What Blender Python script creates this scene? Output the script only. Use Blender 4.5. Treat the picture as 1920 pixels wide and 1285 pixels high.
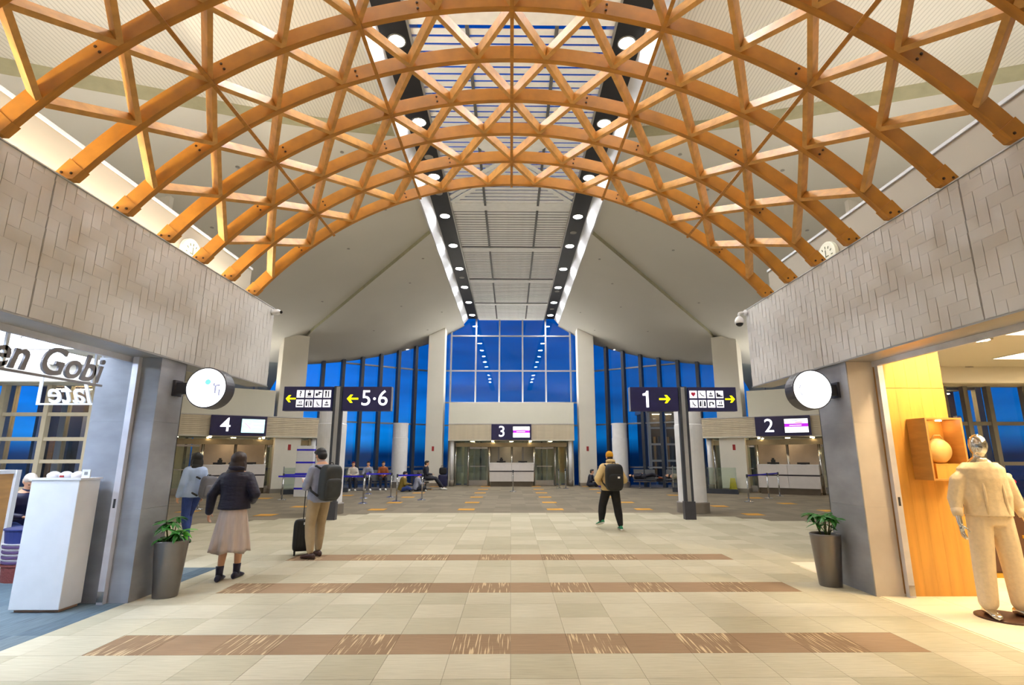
import bpy, math, random
from mathutils import Vector as V, Matrix
random.seed(7)
for o in list(bpy.data.objects): bpy.data.objects.remove(o, do_unlink=True)
scene = bpy.context.scene
COL = scene.collection

# ---------------------------------------------------------------- camera
PITCH = math.atan(212.5/994.0)
YAW = math.atan(12/994.0*math.cos(PITCH))
cd = bpy.data.cameras.new('camera'); cam = bpy.data.objects.new('camera', cd); COL.objects.link(cam)
cd.sensor_width = 36; cd.lens = 994/1920*36; cd.shift_x = -10/1920; cd.clip_end = 500
cam.location = (0, 0, 1.6); cam.rotation_euler = (math.pi/2+PITCH, 0, -YAW)
scene.camera = cam

# ---------------------------------------------------------------- world: blue dusk sky
w = bpy.data.worlds.new('dusk_sky'); scene.world = w; w.use_nodes = True
nt = w.node_tree; nt.nodes.clear()
out = nt.nodes.new('ShaderNodeOutputWorld'); bg = nt.nodes.new('ShaderNodeBackground')
tc = nt.nodes.new('ShaderNodeTexCoord'); sep = nt.nodes.new('ShaderNodeSeparateXYZ')
rmp = nt.nodes.new('ShaderNodeValToRGB'); mp = nt.nodes.new('ShaderNodeMapping'); nz = nt.nodes.new('ShaderNodeTexNoise')
mx = nt.nodes.new('ShaderNodeMix'); mx.data_type = 'RGBA'; r2 = nt.nodes.new('ShaderNodeValToRGB')
nt.links.new(tc.outputs['Generated'], sep.inputs[0]); nt.links.new(sep.outputs['Z'], rmp.inputs[0])
el = rmp.color_ramp.elements
el[0].position = 0.0; el[0].color = (.0006, .012, .05, 1)
el[1].position = 1.0; el[1].color = (.0008, .06, .36, 1)
for p_, c_ in ((.004, (.001, .02, .09, 1)), (.03, (.002, .19, .60, 1)), (.10, (.002, .14, .58, 1)), (.3, (.001, .08, .46, 1))):
    e = el.new(p_); e.color = c_
mp.inputs['Scale'].default_value = (2.6, 2.6, 15); nz.inputs['Scale'].default_value = 1.6; nz.inputs['Detail'].default_value = 4
nt.links.new(tc.outputs['Generated'], mp.inputs[0]); nt.links.new(mp.outputs[0], nz.inputs[0])
r2.color_ramp.elements[0].position = .42; r2.color_ramp.elements[1].position = .75
r2.color_ramp.elements[0].color = (.0, .0, .0, 1); r2.color_ramp.elements[1].color = (.75, .75, .75, 1)
nt.links.new(nz.outputs[0], r2.inputs[0]); nt.links.new(r2.outputs[0], mx.inputs[0])
nt.links.new(rmp.outputs[0], mx.inputs[6]); mx.inputs[7].default_value = (.001, .035, .17, 1)
mr = nt.nodes.new('ShaderNodeMapRange'); nt.links.new(sep.outputs['X'], mr.inputs[0])   # afterglow lies to the left
mr.inputs[1].default_value = -.42; mr.inputs[2].default_value = .02; mr.inputs[3].default_value = 1.9; mr.inputs[4].default_value = .88
nt.links.new(mr.outputs[0], bg.inputs[1])
nt.links.new(mx.outputs[2], bg.inputs[0])
nt.links.new(bg.outputs[0], out.inputs[0])

vs = scene.view_settings
scene.display_settings.display_device = 'sRGB'
vs.view_transform = 'Standard'; vs.look = 'None'; vs.gamma = 1; vs.use_curve_mapping = False
vs.exposure = 0.0

# lamp strengths (meshes built further down; roof and gate uplights are added fill)
L_HALL, L_SHOP_LEFT, L_SHOP_RIGHT, L_COVE, L_ROOF_FILL, L_GATE_FILL = 470., 980., 700., 110., 28., 40.

# ---------------------------------------------------------------- materials
def lin(c):
    return tuple(((v/255)/12.92 if v/255 <= .04045 else ((v/255+.055)/1.055)**2.4) for v in c) + (1,)
MATS = {}
def base_mat(name):
    m = bpy.data.materials.new(name); m.use_nodes = True
    b = m.node_tree.nodes['Principled BSDF']; MATS[name] = m
    return m, m.node_tree, b
def P(name, rgb, rough=.5, metal=0., var=.08, scale=6., stretch=(1, 1, 1), bump=0., coords='Object', spec=.5):
    """procedural paint / plaster / cloth: base colour with a noise-driven tone variation and optional bump"""
    m, t, b = base_mat(name)
    N = t.nodes; L = t.links
    c = N.new('ShaderNodeTexCoord'); mpg = N.new('ShaderNodeMapping'); n = N.new('ShaderNodeTexNoise')
    mpg.inputs['Scale'].default_value = stretch
    n.inputs['Scale'].default_value = scale; n.inputs['Detail'].default_value = 5
    L.new(c.outputs[coords], mpg.inputs[0]); L.new(mpg.outputs[0], n.inputs[0])
    r = N.new('ShaderNodeValToRGB'); lc = lin(rgb)
    r.color_ramp.elements[0].position = .3; r.color_ramp.elements[1].position = .7
    r.color_ramp.elements[0].color = tuple(max(0, x*(1-var)) for x in lc[:3])+(1,)
    r.color_ramp.elements[1].color = tuple(min(1, x*(1+var)) for x in lc[:3])+(1,)
    L.new(n.outputs[0], r.inputs[0]); L.new(r.outputs[0], b.inputs['Base Color'])
    b.inputs['Roughness'].default_value = rough; b.inputs['Metallic'].default_value = metal
    b.inputs['Specular IOR Level'].default_value = spec
    if bump:
        bp = N.new('ShaderNodeBump'); bp.inputs['Strength'].default_value = bump; bp.inputs['Distance'].default_value = .02
        L.new(n.outputs[0], bp.inputs['Height']); L.new(bp.outputs[0], b.inputs['Normal'])
    return m
def E(name, rgb, strength):
    m, t, b = base_mat(name)
    b.inputs['Base Color'].default_value = lin(rgb); b.inputs['Emission Color'].default_value = lin(rgb)
    b.inputs['Emission Strength'].default_value = strength
    return m
def G(name, rgb, refl=.12, rough=.02):
    """thin architectural glass: mostly see-through, part mirror"""
    m = bpy.data.materials.new(name); m.use_nodes = True; t = m.node_tree; t.nodes.clear(); MATS[name] = m
    o = t.nodes.new('ShaderNodeOutputMaterial'); a = t.nodes.new('ShaderNodeBsdfTransparent'); g = t.nodes.new('ShaderNodeBsdfGlossy')
    mi = t.nodes.new('ShaderNodeMixShader'); mi.inputs[0].default_value = refl
    n = t.nodes.new('ShaderNodeTexNoise'); n.inputs['Scale'].default_value = 3
    r = t.nodes.new('ShaderNodeValToRGB'); lc = lin(rgb)
    r.color_ramp.elements[0].color = lc; r.color_ramp.elements[1].color = tuple(min(1, x*1.03) for x in lc[:3])+(1,)
    t.links.new(n.outputs[0], r.inputs[0]); t.links.new(r.outputs[0], a.inputs[0])
    g.inputs[1].default_value = rough
    t.links.new(a.outputs[0], mi.inputs[1]); t.links.new(g.outputs[0], mi.inputs[2]); t.links.new(mi.outputs[0], o.inputs[0])
    return m
def tile_mat(name, c0, c1, size, off, streak=None, sdir='x', rough=.95, fine=.35):
    """carpet tiles: one tone per grid cell in world space, fine yarn streaks, optional pale strokes"""
    m, t, b = base_mat(name); N = t.nodes; L = t.links
    g = N.new('ShaderNodeNewGeometry'); sub = N.new('ShaderNodeVectorMath'); sub.operation = 'SUBTRACT'
    sub.inputs[1].default_value = (off[0], off[1], 0)
    dv = N.new('ShaderNodeVectorMath'); dv.operation = 'DIVIDE'; dv.inputs[1].default_value = (size[0], size[1], 10)
    fl = N.new('ShaderNodeVectorMath'); fl.operation = 'FLOOR'; wn = N.new('ShaderNodeTexWhiteNoise')
    L.new(g.outputs['Position'], sub.inputs[0]); L.new(sub.outputs[0], dv.inputs[0]); L.new(dv.outputs[0], fl.inputs[0]); L.new(fl.outputs[0], wn.inputs[0])
    r = N.new('ShaderNodeValToRGB'); r.color_ramp.elements[0].color = lin(c0); r.color_ramp.elements[1].color = lin(c1)
    L.new(wn.outputs[0], r.inputs[0])
    mpg = N.new('ShaderNodeMapping'); mpg.inputs['Scale'].default_value = (3, 55, 1) if sdir == 'x' else (55, 3, 1)
    n = N.new('ShaderNodeTexNoise'); n.inputs['Scale'].default_value = 1.3; n.inputs['Detail'].default_value = 3
    L.new(g.outputs['Position'], mpg.inputs[0]); L.new(mpg.outputs[0], n.inputs[0])
    mu = N.new('ShaderNodeMix'); mu.data_type = 'RGBA'; mu.blend_type = 'MULTIPLY'; mu.inputs[0].default_value = fine
    r3 = N.new('ShaderNodeValToRGB'); r3.color_ramp.elements[0].position = .3; r3.color_ramp.elements[1].position = .65
    r3.color_ramp.elements[0].color = (.55, .55, .55, 1)
    L.new(n.outputs[0], r3.inputs[0]); L.new(r.outputs[0], mu.inputs[6]); L.new(r3.outputs[0], mu.inputs[7])
    last = mu.outputs[2]
    if streak:
        m2 = N.new('ShaderNodeMapping'); m2.inputs['Scale'].default_value = (62, 2.4, 1)
        n2 = N.new('ShaderNodeTexNoise'); n2.inputs['Scale'].default_value = 1.0; n2.inputs['Detail'].default_value = 1
        r4 = N.new('ShaderNodeValToRGB'); r4.color_ramp.elements[0].position = .57; r4.color_ramp.elements[1].position = .66
        L.new(g.outputs['Position'], m2.inputs[0]); L.new(m2.outputs[0], n2.inputs[0]); L.new(n2.outputs[0], r4.inputs[0])
        mm = N.new('ShaderNodeMix'); mm.data_type = 'RGBA'; mm.inputs[7].default_value = lin(streak)
        L.new(r4.outputs[0], mm.inputs[0]); L.new(last, mm.inputs[6]); last = mm.outputs[2]
    L.new(last, b.inputs['Base Color']); b.inputs['Roughness'].default_value = rough; b.inputs['Specular IOR Level'].default_value = .15
    bp = N.new('ShaderNodeBump'); bp.inputs['Strength'].default_value = .25; bp.inputs['Distance'].default_value = .004
    L.new(n.outputs[0], bp.inputs['Height']); L.new(bp.outputs[0], b.inputs['Normal'])
    return m
def stripes(name, rgb, period, axis, depth=.5, rough=.5, duty=.25, dark=.45):
    """painted sheet with fine parallel grooves (too fine to model): groove lines in world space"""
    m, t, b = base_mat(name); N = t.nodes; L = t.links
    g = N.new('ShaderNodeNewGeometry'); s = N.new('ShaderNodeSeparateXYZ'); L.new(g.outputs['Position'], s.inputs[0])
    d = N.new('ShaderNodeMath'); d.operation = 'DIVIDE'; d.inputs[1].default_value = period
    fr = N.new('ShaderNodeMath'); fr.operation = 'FRACT'; L.new(s.outputs[axis], d.inputs[0]); L.new(d.outputs[0], fr.inputs[0])
    r = N.new('ShaderNodeValToRGB'); lc = lin(rgb); e = r.color_ramp.elements
    e[0].position = 0; e[0].color = tuple(x*dark for x in lc[:3])+(1,); e[1].position = duty+.08; e[1].color = lc
    e2 = e.new(duty); e2.color = e[0].color
    L.new(fr.outputs[0], r.inputs[0]); L.new(r.outputs[0], b.inputs['Base Color'])
    bp = N.new('ShaderNodeBump'); bp.inputs['Strength'].default_value = depth; bp.inputs['Distance'].default_value = .02
    L.new(r.outputs[0], bp.inputs['Height']); L.new(bp.outputs[0], b.inputs['Normal'])
    b.inputs['Roughness'].default_value = rough
    return m

P('timber', (180, 120, 30), .42, var=.20, scale=2.2, stretch=(2, 9, 2), bump=.08)
P('timber_pale', (208, 154, 78), .45, var=.20, scale=2.5, stretch=(3, 3, 3), bump=.08)
P('bolt_dark', (70, 45, 20), .5, .3)
P('wall_white', (214, 210, 200), .75, var=.03, scale=.6)
P('upper_paint', (160, 152, 138), .75, var=.03, scale=.6)
P('cream', (222, 219, 203), .6, var=.03, scale=.6)
P('ceiling_white', (206, 204, 196), .8, var=.025, scale=.4)
stripes('ceiling_rib', (214, 211, 202), .06, 'X', .3, .7, .25, .80)
P('slat_white', (238, 240, 240), .45, var=.04)
P('channel_grey', (92, 94, 96), .5)
P('trough_black', (22, 22, 26), .45, var=.2)
P('reveal_white', (196, 198, 202), .5, var=.03)
P('fitting_grey', (150, 146, 140), .5)
P('plaster_tile', (212, 211, 209), .42, var=.07, scale=1.2, bump=.03)
P('plaster_joint', (196, 194, 190), .6, var=.05)
P('stone_grey', (146, 149, 157), .38, var=.22, scale=1.6, stretch=(1, 1, 2.2), bump=.06)
P('stone_beige', (204, 194, 186), .45, var=.10, scale=2)
P('stone_wall', (190, 178, 168), .35, var=.15, scale=1.5)
P('steel', (190, 190, 192), .22, 1., var=.06, scale=3, stretch=(8, 8, .6))
P('steel_gold', (150, 138, 112), .28, .9, var=.1, scale=3)
P('aluminium', (178, 176, 172), .4, .7, var=.05)
P('frame_grey', (138, 140, 144), .45, .4, var=.05)
P('frame_dark', (62, 66, 74), .45, .4, var=.1)
P('frame_light', (196, 192, 186), .4, .4, var=.05)
P('frame_beige', (206, 192, 164), .55, var=.06)
P('column_paint', (218, 213, 200), .6, var=.03, scale=1.)
P('vent_white', (228, 228, 230), .45, var=.03)
P('skirting_grey', (140, 132, 122), .4, .3, var=.06)
P('panel_white', (226, 226, 228), .35, var=.03)
P('counter_white', (214, 208, 204), .4, var=.03)
P('counter_line', (40, 34, 40), .4)
P('kick_brown', (96, 86, 74), .35, .4)
P('sign_navy', (34, 32, 78), .3, var=.15)
E('sign_white', (250, 248, 255), 1.6); E('pictogram_white', (246, 244, 252), .85); E('sign_yellow', (255, 244, 0), 1.3); E('screen_white', (244, 246, 255), 1.5)
E('screen_cyan', (190, 236, 255), 1.3); E('screen_purple', (176, 30, 210), 1.0); E('screen_pink', (240, 120, 170), 1.0)
E('round_face', (250, 252, 255), 2.2); E('round_mark', (130, 222, 224), 1.0); E('round_grey', (160, 165, 190), 1.0)
P('icon_ink', (34, 34, 60), .5); P('icon_red', (190, 20, 70), .5)
P('drum_dark', (66, 66, 74), .4, .2)
E('lamp_hall', (250, 250, 250), L_HALL); E('gate_fill_light', (255, 248, 236), L_GATE_FILL); E('lamp_shop_left', (208, 228, 255), L_SHOP_LEFT); E('lamp_shop_right', (255, 224, 172), L_SHOP_RIGHT)  # the gate header light is added to lift the hall
E('panel_shop_left', (238, 244, 255), 5.0); E('panel_shop_right', (255, 236, 200), 4.0); P('riser_shade_olive', (168, 166, 138), .7); E('lamp_cove', (255, 240, 214), L_COVE); E('roof_fill_light', (255, 244, 228), L_ROOF_FILL); E('lamp_spot', (255, 222, 170), 70.)  # added fill: shop panels, roof strips; riser olive paints in seam shade
G('glass_clear', (244, 248, 250), .03, 0.); G('glass_rail', (234, 242, 237), .08); G('glass_roof', (240, 245, 250), .06)
P('wood_panel', (222, 164, 78), .35, var=.14, scale=2.2, stretch=(5, 5, .5), bump=.03)
P('wood_box', (196, 142, 74), .4, var=.14, scale=2.5, stretch=(1, 1, 6))
P('bag_gold', (226, 190, 120), .35, var=.1); P('brown_dark', (74, 44, 28), .5); P('gold_edge', (208, 160, 60), .35, .5)
P('chrome', (225, 222, 218), .06, 1., var=.02); P('knit_cream', (228, 206, 170), .85, var=.06, scale=30, bump=.15)
P('knit_cream_light', (236, 214, 180), .85, var=.05, scale=30, bump=.15)
P('pot_steel', (128, 124, 124), .35, .75, var=.05); P('soil', (52, 40, 28), .95, bump=.5, scale=40)
P('leaf', (44, 116, 34), .4, var=.3, scale=9); P('leaf_new', (82, 176, 40), .4, var=.2, scale=9); P('stem', (92, 96, 50), .6)
P('skin', (214, 164, 132), .55, var=.05, scale=8); P('hair_black', (20, 16, 15), .45, var=.3, scale=40, stretch=(6, 6, 1), bump=.3)
P('hair_brown', (48, 32, 25), .45, var=.35, scale=40, stretch=(6, 6, 1), bump=.3); P('hair_grey', (200, 190, 178), .6)
P('eye_dark', (18, 14, 12), .2); P('lip', (176, 96, 86), .5)
P('down_jacket', (26, 22, 46), .6, var=.25, scale=9, stretch=(1, 1, 4), bump=.5)
P('skirt_taupe', (196, 180, 171), .75, var=.08, scale=5, stretch=(6, 6, .5)); P('boot_navy', (24, 24, 54), .5)
P('shirt_grey', (146, 150, 168), .8, var=.1, scale=14, bump=.2); P('chino', (166, 146, 114), .75, var=.1, scale=9, bump=.2)
P('shoe_brown', (58, 30, 24), .4); P('pack_charcoal', (50, 54, 56), .6, var=.15, scale=12); P('strap_black', (20, 20, 22), .6)
P('paper', (238, 236, 232), .7); P('case_black', (20, 20, 22), .35, var=.2); P('hood_grey', (186, 178, 168), .85)
P('sweat_blue', (176, 196, 232), .8, var=.06, scale=9, bump=.2); P('denim', (44, 66, 132), .8, var=.15, scale=16); P('shoe_black', (20, 18, 18), .5)
P('pack_grey', (112, 112, 122), .6, var=.1); P('beanie', (204, 146, 24), .9, var=.1, scale=30, bump=.3); P('jacket_tan', (204, 176, 122), .8, var=.08, scale=8, bump=.2)
P('trouser_black', (16, 15, 18), .8, var=.2); P('sneaker_green', (8, 120, 80), .5); P('sole_white', (226, 226, 220), .6); P('pack_black', (22, 22, 23), .65, var=.2)
P('olive', (126, 106, 40), .85, var=.12); P('shirt_white', (214, 206, 196), .8); P('rust', (150, 82, 40), .8); P('blue_bag', (24, 24, 190), .6); P('tan_pattern', (150, 130, 112), .85, var=.4, scale=18)
P('suit_dark', (34, 36, 50), .7); P('case_navy', (22, 26, 66), .45); P('red_cap', (110, 20, 30), .8)
P('belt_blue', (36, 30, 200), .5); P('seat_grey', (74, 76, 80), .5, var=.1); P('bench_steel', (120, 122, 126), .35, .8)
P('sign_yellow_floor', (226, 206, 30), .5); P('red_sign', (150, 30, 30), .5); P('poster_grey', (120, 120, 120), .6)
P('bridge_dark', (58, 48, 40), .6, var=.4, scale=1.5); P('peach', (226, 192, 168), .7); P('apron', (20, 26, 36), .8, var=.2)
P('letter_grey', (150, 146, 150), .4, .3); P('letter_white', (236, 240, 248), .5); P('shutter_rail', (222, 222, 232), .35, .4)
P('basket_white', (224, 214, 216), .6); P('basket_purple', (96, 70, 110), .6); P('basket_brown', (128, 62, 56), .7, bump=.6, scale=50); P('basket_navy', (44, 52, 110), .5)
P('shelf_pink', (206, 168, 146), .6); P('dome', (238, 236, 242), .5); P('camera_white', (232, 234, 238), .35); P('camera_dome', (14, 14, 20), .08)
P('clock_face', (232, 230, 208), .4)
P('clock_mark', (96, 104, 70), .5)
tile_mat('carpet_beige', (180, 172, 147), (199, 191, 167), (.5, .5), (0, .3))
tile_mat('carpet_brown', (150, 124, 97), (164, 137, 109), (.5, .5), (0, .3))
tile_mat('carpet_streak', (142, 117, 91), (156, 130, 102), (.5, .5), (0, .3), streak=(206, 182, 144))
tile_mat('carpet_grey', (130, 120, 103), (146, 135, 116), (.5, .5), (0, .3), fine=.5)
tile_mat('carpet_orange', (206, 152, 70), (222, 166, 82), (.5, .5), (0, .3))
tile_mat('carpet_blue', (92, 108, 118), (118, 130, 134), (.5, 1.), (0, .3), sdir='y', fine=.8)
tile_mat('tile_cream', (232, 220, 192), (240, 228, 202), (.6, .6), (0, 0), rough=.3, fine=.06)

# ---------------------------------------------------------------- mesh helpers
class MB:
    def __init__(s): s.v = []; s.f = []
    def add(s, vs_, fs_):
        o = len(s.v); s.v += [tuple(p) for p in vs_]; s.f += [tuple(i+o for i in f) for f in fs_]; return s
    def box(s, x0, x1, y0, y1, z0, z1):
        return s.add([(x0,y0,z0),(x1,y0,z0),(x1,y1,z0),(x0,y1,z0),(x0,y0,z1),(x1,y0,z1),(x1,y1,z1),(x0,y1,z1)],
                     [(0,3,2,1),(4,5,6,7),(0,1,5,4),(1,2,6,5),(2,3,7,6),(3,0,4,7)])
    def obox(s, c, a, b, d):
        c, a, b, d = V(c), V(a), V(b), V(d)
        p = [c+i*a+j*b+k*d for k in (-1,1) for i, j in ((-1,-1),(1,-1),(1,1),(-1,1))]
        return s.add(p, [(0,3,2,1),(4,5,6,7),(0,1,5,4),(1,2,6,5),(2,3,7,6),(3,0,4,7)])
    def bar(s, p, q, wdt, hgt, up=(0,0,1)):
        p, q = V(p), V(q); d = (q-p); c = (p+q)/2; dn = d.normalized(); side = dn.cross(V(up)).normalized(); u = side.cross(dn)
        return s.obox(c, d/2, side*wdt/2, u*hgt/2)
    def bbox(s, x0, x1, y0, y1, z0, z1, b):
        """box with chamfered vertical edges and top/bottom rims"""
        def ring(e, z): return [(x0+e,y0,z),(x1-e,y0,z),(x1,y0+e,z),(x1,y1-e,z),(x1-e,y1,z),(x0+e,y1,z),(x0,y1-e,z),(x0,y0+e,z)]
        def ins(z): return [(x0+b,y0+b,z),(x1-b,y0+b,z),(x1-b,y0+b,z),(x1-b,y1-b,z),(x1-b,y1-b,z),(x0+b,y1-b,z),(x0+b,y1-b,z),(x0+b,y0+b,z)]
        return s.loft([ins(z0), ring(b, z0+b), ring(b, z1-b), ins(z1)])
    def loft(s, rings, cap=True):
        n = len(rings[0]); vs_ = [p for r in rings for p in r]; fs_ = []
        for k in range(len(rings)-1):
            for i in range(n): j = (i+1) % n; fs_.append((k*n+i, k*n+j, (k+1)*n+j, (k+1)*n+i))
        if cap: fs_.append(tuple(range(n-1, -1, -1))); fs_.append(tuple(range((len(rings)-1)*n, len(rings)*n)))
        return s.add(vs_, fs_)
    def cyl(s, p, q, r0, r1=None, n=12):
        p, q = V(p), V(q); r1 = r0 if r1 is None else r1; d = (q-p).normalized()
        a = d.orthogonal().normalized(); b = d.cross(a)
        return s.loft([[c+(a*math.cos(2*math.pi*i/n)+b*math.sin(2*math.pi*i/n))*r for i in range(n)] for c, r in ((p, r0), (q, r1))])
    def lathe(s, prof, c=(0,0,0), n=24, axis='z'):
        rings = []
        for r, z in prof:
            ring = []
            for i in range(n):
                a = 2*math.pi*i/n
                ring.append((c[0]+r*math.cos(a), c[1]+r*math.sin(a), c[2]+z) if axis == 'z' else (c[0]+r*math.cos(a), c[1]-z, c[2]+r*math.sin(a)))
            rings.append(ring)
        return s.loft(rings)
    def ell(s, c, rx, ry, rz, nu=14, nv=9, M=None):
        c = V(c); rings = []
        for k in range(nv+1):
            ph = math.pi*(k/nv)*.998+.002-math.pi/2
            ring = []
            for i in range(nu):
                a = 2*math.pi*i/nu; p = V((rx*math.cos(ph)*math.cos(a), ry*math.cos(ph)*math.sin(a), rz*math.sin(ph)))
                ring.append(c+(M @ p if M else p))
            rings.append(ring)
        return s.loft(rings)
    def sup(s, c, rx, ry, rz, e=.35, nu=28, nv=14, M=None):
        """rounded block (super-ellipsoid)"""
        c = V(c); sg = lambda x, p: math.copysign(abs(x)**p, x); rings = []
        for k in range(nv+1):
            ph = -math.pi/2*.999+math.pi*.999*k/nv
            ring = []
            for i in range(nu):
                a = 2*math.pi*i/nu
                p = V((rx*sg(math.cos(ph), e)*sg(math.cos(a), e), ry*sg(math.cos(ph), e)*sg(math.sin(a), e), rz*sg(math.sin(ph), e)))
                ring.append(c+(M @ p if M else p))
            rings.append(ring)
        return s.loft(rings)
    def tube(s, pts, r, n=8):
        pts = [V(p) for p in pts]; rings = []; a = None
        for i, p in enumerate(pts):
            d = (pts[min(i+1, len(pts)-1)]-pts[max(i-1, 0)]).normalized()
            a = (d.orthogonal() if a is None else a-d*a.dot(d)).normalized(); b = d.cross(a)
            rr = r[i] if isinstance(r, (list, tuple)) else r
            rings.append([p+(a*math.cos(2*math.pi*k/n)+b*math.sin(2*math.pi*k/n))*rr for k in range(n)])
        return s.loft(rings)
    def limb(s, pts, rads, n=12):
        for i in range(len(pts)-1): s.cyl(pts[i], pts[i+1], rads[i], rads[i+1], n)
        for p, r in zip(pts, rads): s.ell(p, r, r, r, n, 8)
        return s
    def prism(s, poly, z0, z1):
        n = len(poly)
        return s.loft([[(x, y, z0) for x, y in poly], [(x, y, z1) for x, y in poly]])
    def mesh(s, name, mat, smooth=False):
        me = bpy.data.meshes.new(name); me.from_pydata(s.v, [], s.f); me.update()
        if mat: me.materials.append(MATS[mat])
        if smooth:
            me.shade_smooth()
        return me
    def build(s, name, mat, parent=None, smooth=False):
        me = s.mesh(name, mat, smooth)
        return obj(name, me, parent)
def obj(name, me, parent=None, loc=None):
    o = bpy.data.objects.new(name, me); COL.objects.link(o)
    if parent is not None: o.parent = parent
    if loc is not None: o.location = loc
    return o
def tag(o, label, cat, group=None, kind=None):
    o['label'] = label; o['category'] = cat
    if group: o['group'] = group
    if kind: o['kind'] = kind
    return o
def thing(name, label, cat, loc=(0,0,0), rz=0., group=None, kind=None):
    o = bpy.data.objects.new(name, None); COL.objects.link(o); o.location = loc; o.rotation_euler = (0, 0, rz); o.empty_display_size = .1
    return tag(o, label, cat, group, kind)
def bx(name, mat, parent, *a): return MB().box(*a).build(name, mat, parent)
def copy_tree(o, parent=None):
    c = o.copy(); COL.objects.link(c); c.parent = parent
    for ch in list(o.children): copy_tree(ch, c)
    return c

# lettering: turned into meshes once, up front
TEXT = {}
def text_mesh(key, body, size=1., shear=0., ext=.01, mat='sign_white', bevel=0., offset=0., mirror=False):
    cu = bpy.data.curves.new('lettering', 'FONT'); cu.body = body; cu.size = size; cu.shear = shear; cu.extrude = ext
    cu.align_x = 'CENTER'; cu.align_y = 'CENTER'; cu.offset = offset; cu.resolution_u = 4; cu.bevel_depth = bevel
    t = bpy.data.objects.new('lettering', cu); COL.objects.link(t)
    me = bpy.data.meshes.new_from_object(t.evaluated_get(bpy.context.evaluated_depsgraph_get()))
    bpy.data.objects.remove(t, do_unlink=True); bpy.data.curves.remove(cu)
    for v in me.vertices:                                   # stand it up: x right, z up, facing -y
        x, y, z = v.co; v.co = ((-x if mirror else x), -z, y)
    if mirror: me.flip_normals()
    me.materials.clear(); me.materials.append(MATS[mat]); TEXT[key] = me
for d_ in '123456?': text_mesh(d_, d_, offset=.002)
text_mesh('q_ink', '?', mat='icon_ink', offset=.03, ext=.02)
text_mesh('gobi', 'en Gobi', .40, .25, .012, 'letter_grey', offset=.006)
text_mesh('late', 'late', .46, .35, .012, 'letter_white', offset=.004, mirror=True)

# ================================================================ FLOOR
def ST(o, label, cat): return tag(o, label, cat, kind='structure')
FZ = .006
floor = thing('floor', 'carpeted concourse floor of beige, brown and grey tiles', 'floor', kind='structure')
bx('floor_slab', 'carpet_grey', floor, -20, 20, -4, 31, -.15, 0)
def bnd(x):                                             # far edge of the beige carpet
    a = abs(x)
    return 15.8 if a < 4.0 else 15.8-(a-4.0)*.66
tile_me = {}
for k in ('beige', 'brown', 'streak', 'orange'):
    g = .0015
    tile_me[k] = MB().box(g, .5-g, g, .5-g, .0004, FZ).mesh('carpet_tile', 'carpet_'+k)
stuff = MB(); n_tiles = 0
for j in range(4, 32):
    y = .3+.5*j
    for i in range(-24, 24):
        x = .5*i
        lim = 4.25 if y < 8.3 else 12
        if x < -lim or x+.5 > lim: continue
        if y+.25 > bnd(x+.25): continue
        stripe = any(abs(y-q) < .01 for q in (4.8, 6.8, 8.8)) and -3.5 <= x < 3.5
        if stripe: kind = 'streak' if i % 2 else 'brown'
        else: kind = 'beige'
        if y > 3.7 and y < 10.9 and (stripe or abs(x+.25) < 4.5) and n_tiles < 298:
            obj('carpet_tile', tile_me[kind], floor, (x, y, 0)); n_tiles += 1
        else:
            yy = min(y+.4985, bnd(x)) if y+.5 > bnd(x+.25)-.4 else y+.4985
            stuff.box(x+.0015, x+.4985, y+.0015, yy, .0004, FZ)
ob_ = stuff.build('distant_carpet_tiles', 'carpet_beige', floor); ob_['kind'] = 'stuff'
n_o = 0
for sx in (-1, 1):
    for cx_ in (1.35, 4.05, 6.75, 9.45):
        for k in range(6):
            y = 16.6+2.45*k-(.55*(cx_-4.05) if cx_ > 5 else 0)
            if cx_ > 5 and y > 24-(cx_-6.75)*.7: continue
            if y < bnd(cx_)+.4: continue
            obj('orange_carpet_tile', tile_me['orange'], floor, (sx*cx_-.25, y, .0008))
hb = MB()
for j in range(4, 17):
    for sx in (-1, 1): y = .3+.5*j; hb.box(*sorted((sx*4.001, sx*4.249)), y+.0015, min(y+.4985, 8.3), .0004, FZ)
ob_ = hb.build('carpet_border_tiles', 'carpet_beige', floor); ob_['kind'] = 'stuff'
bx('shop_carpet', 'carpet_blue', floor, -13, -4.25, -4, 8.3, .0004, FZ)
fl = bx('shop_floor_slab', 'tile_cream', floor, 4.25, 13, -4, 8.6, .0002, .002)
tm = MB().box(.0015, .5985, .0015, .5985, .002, .007).mesh('floor_tile', 'tile_cream')
for i in range(9):
    for j in range(4, 15):
        x, y = 4.28+.6*i, .2+.6*j
        if y+.6 > 8.6: continue
        obj('floor_tile', tm, floor, (x, y, 0))

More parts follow.
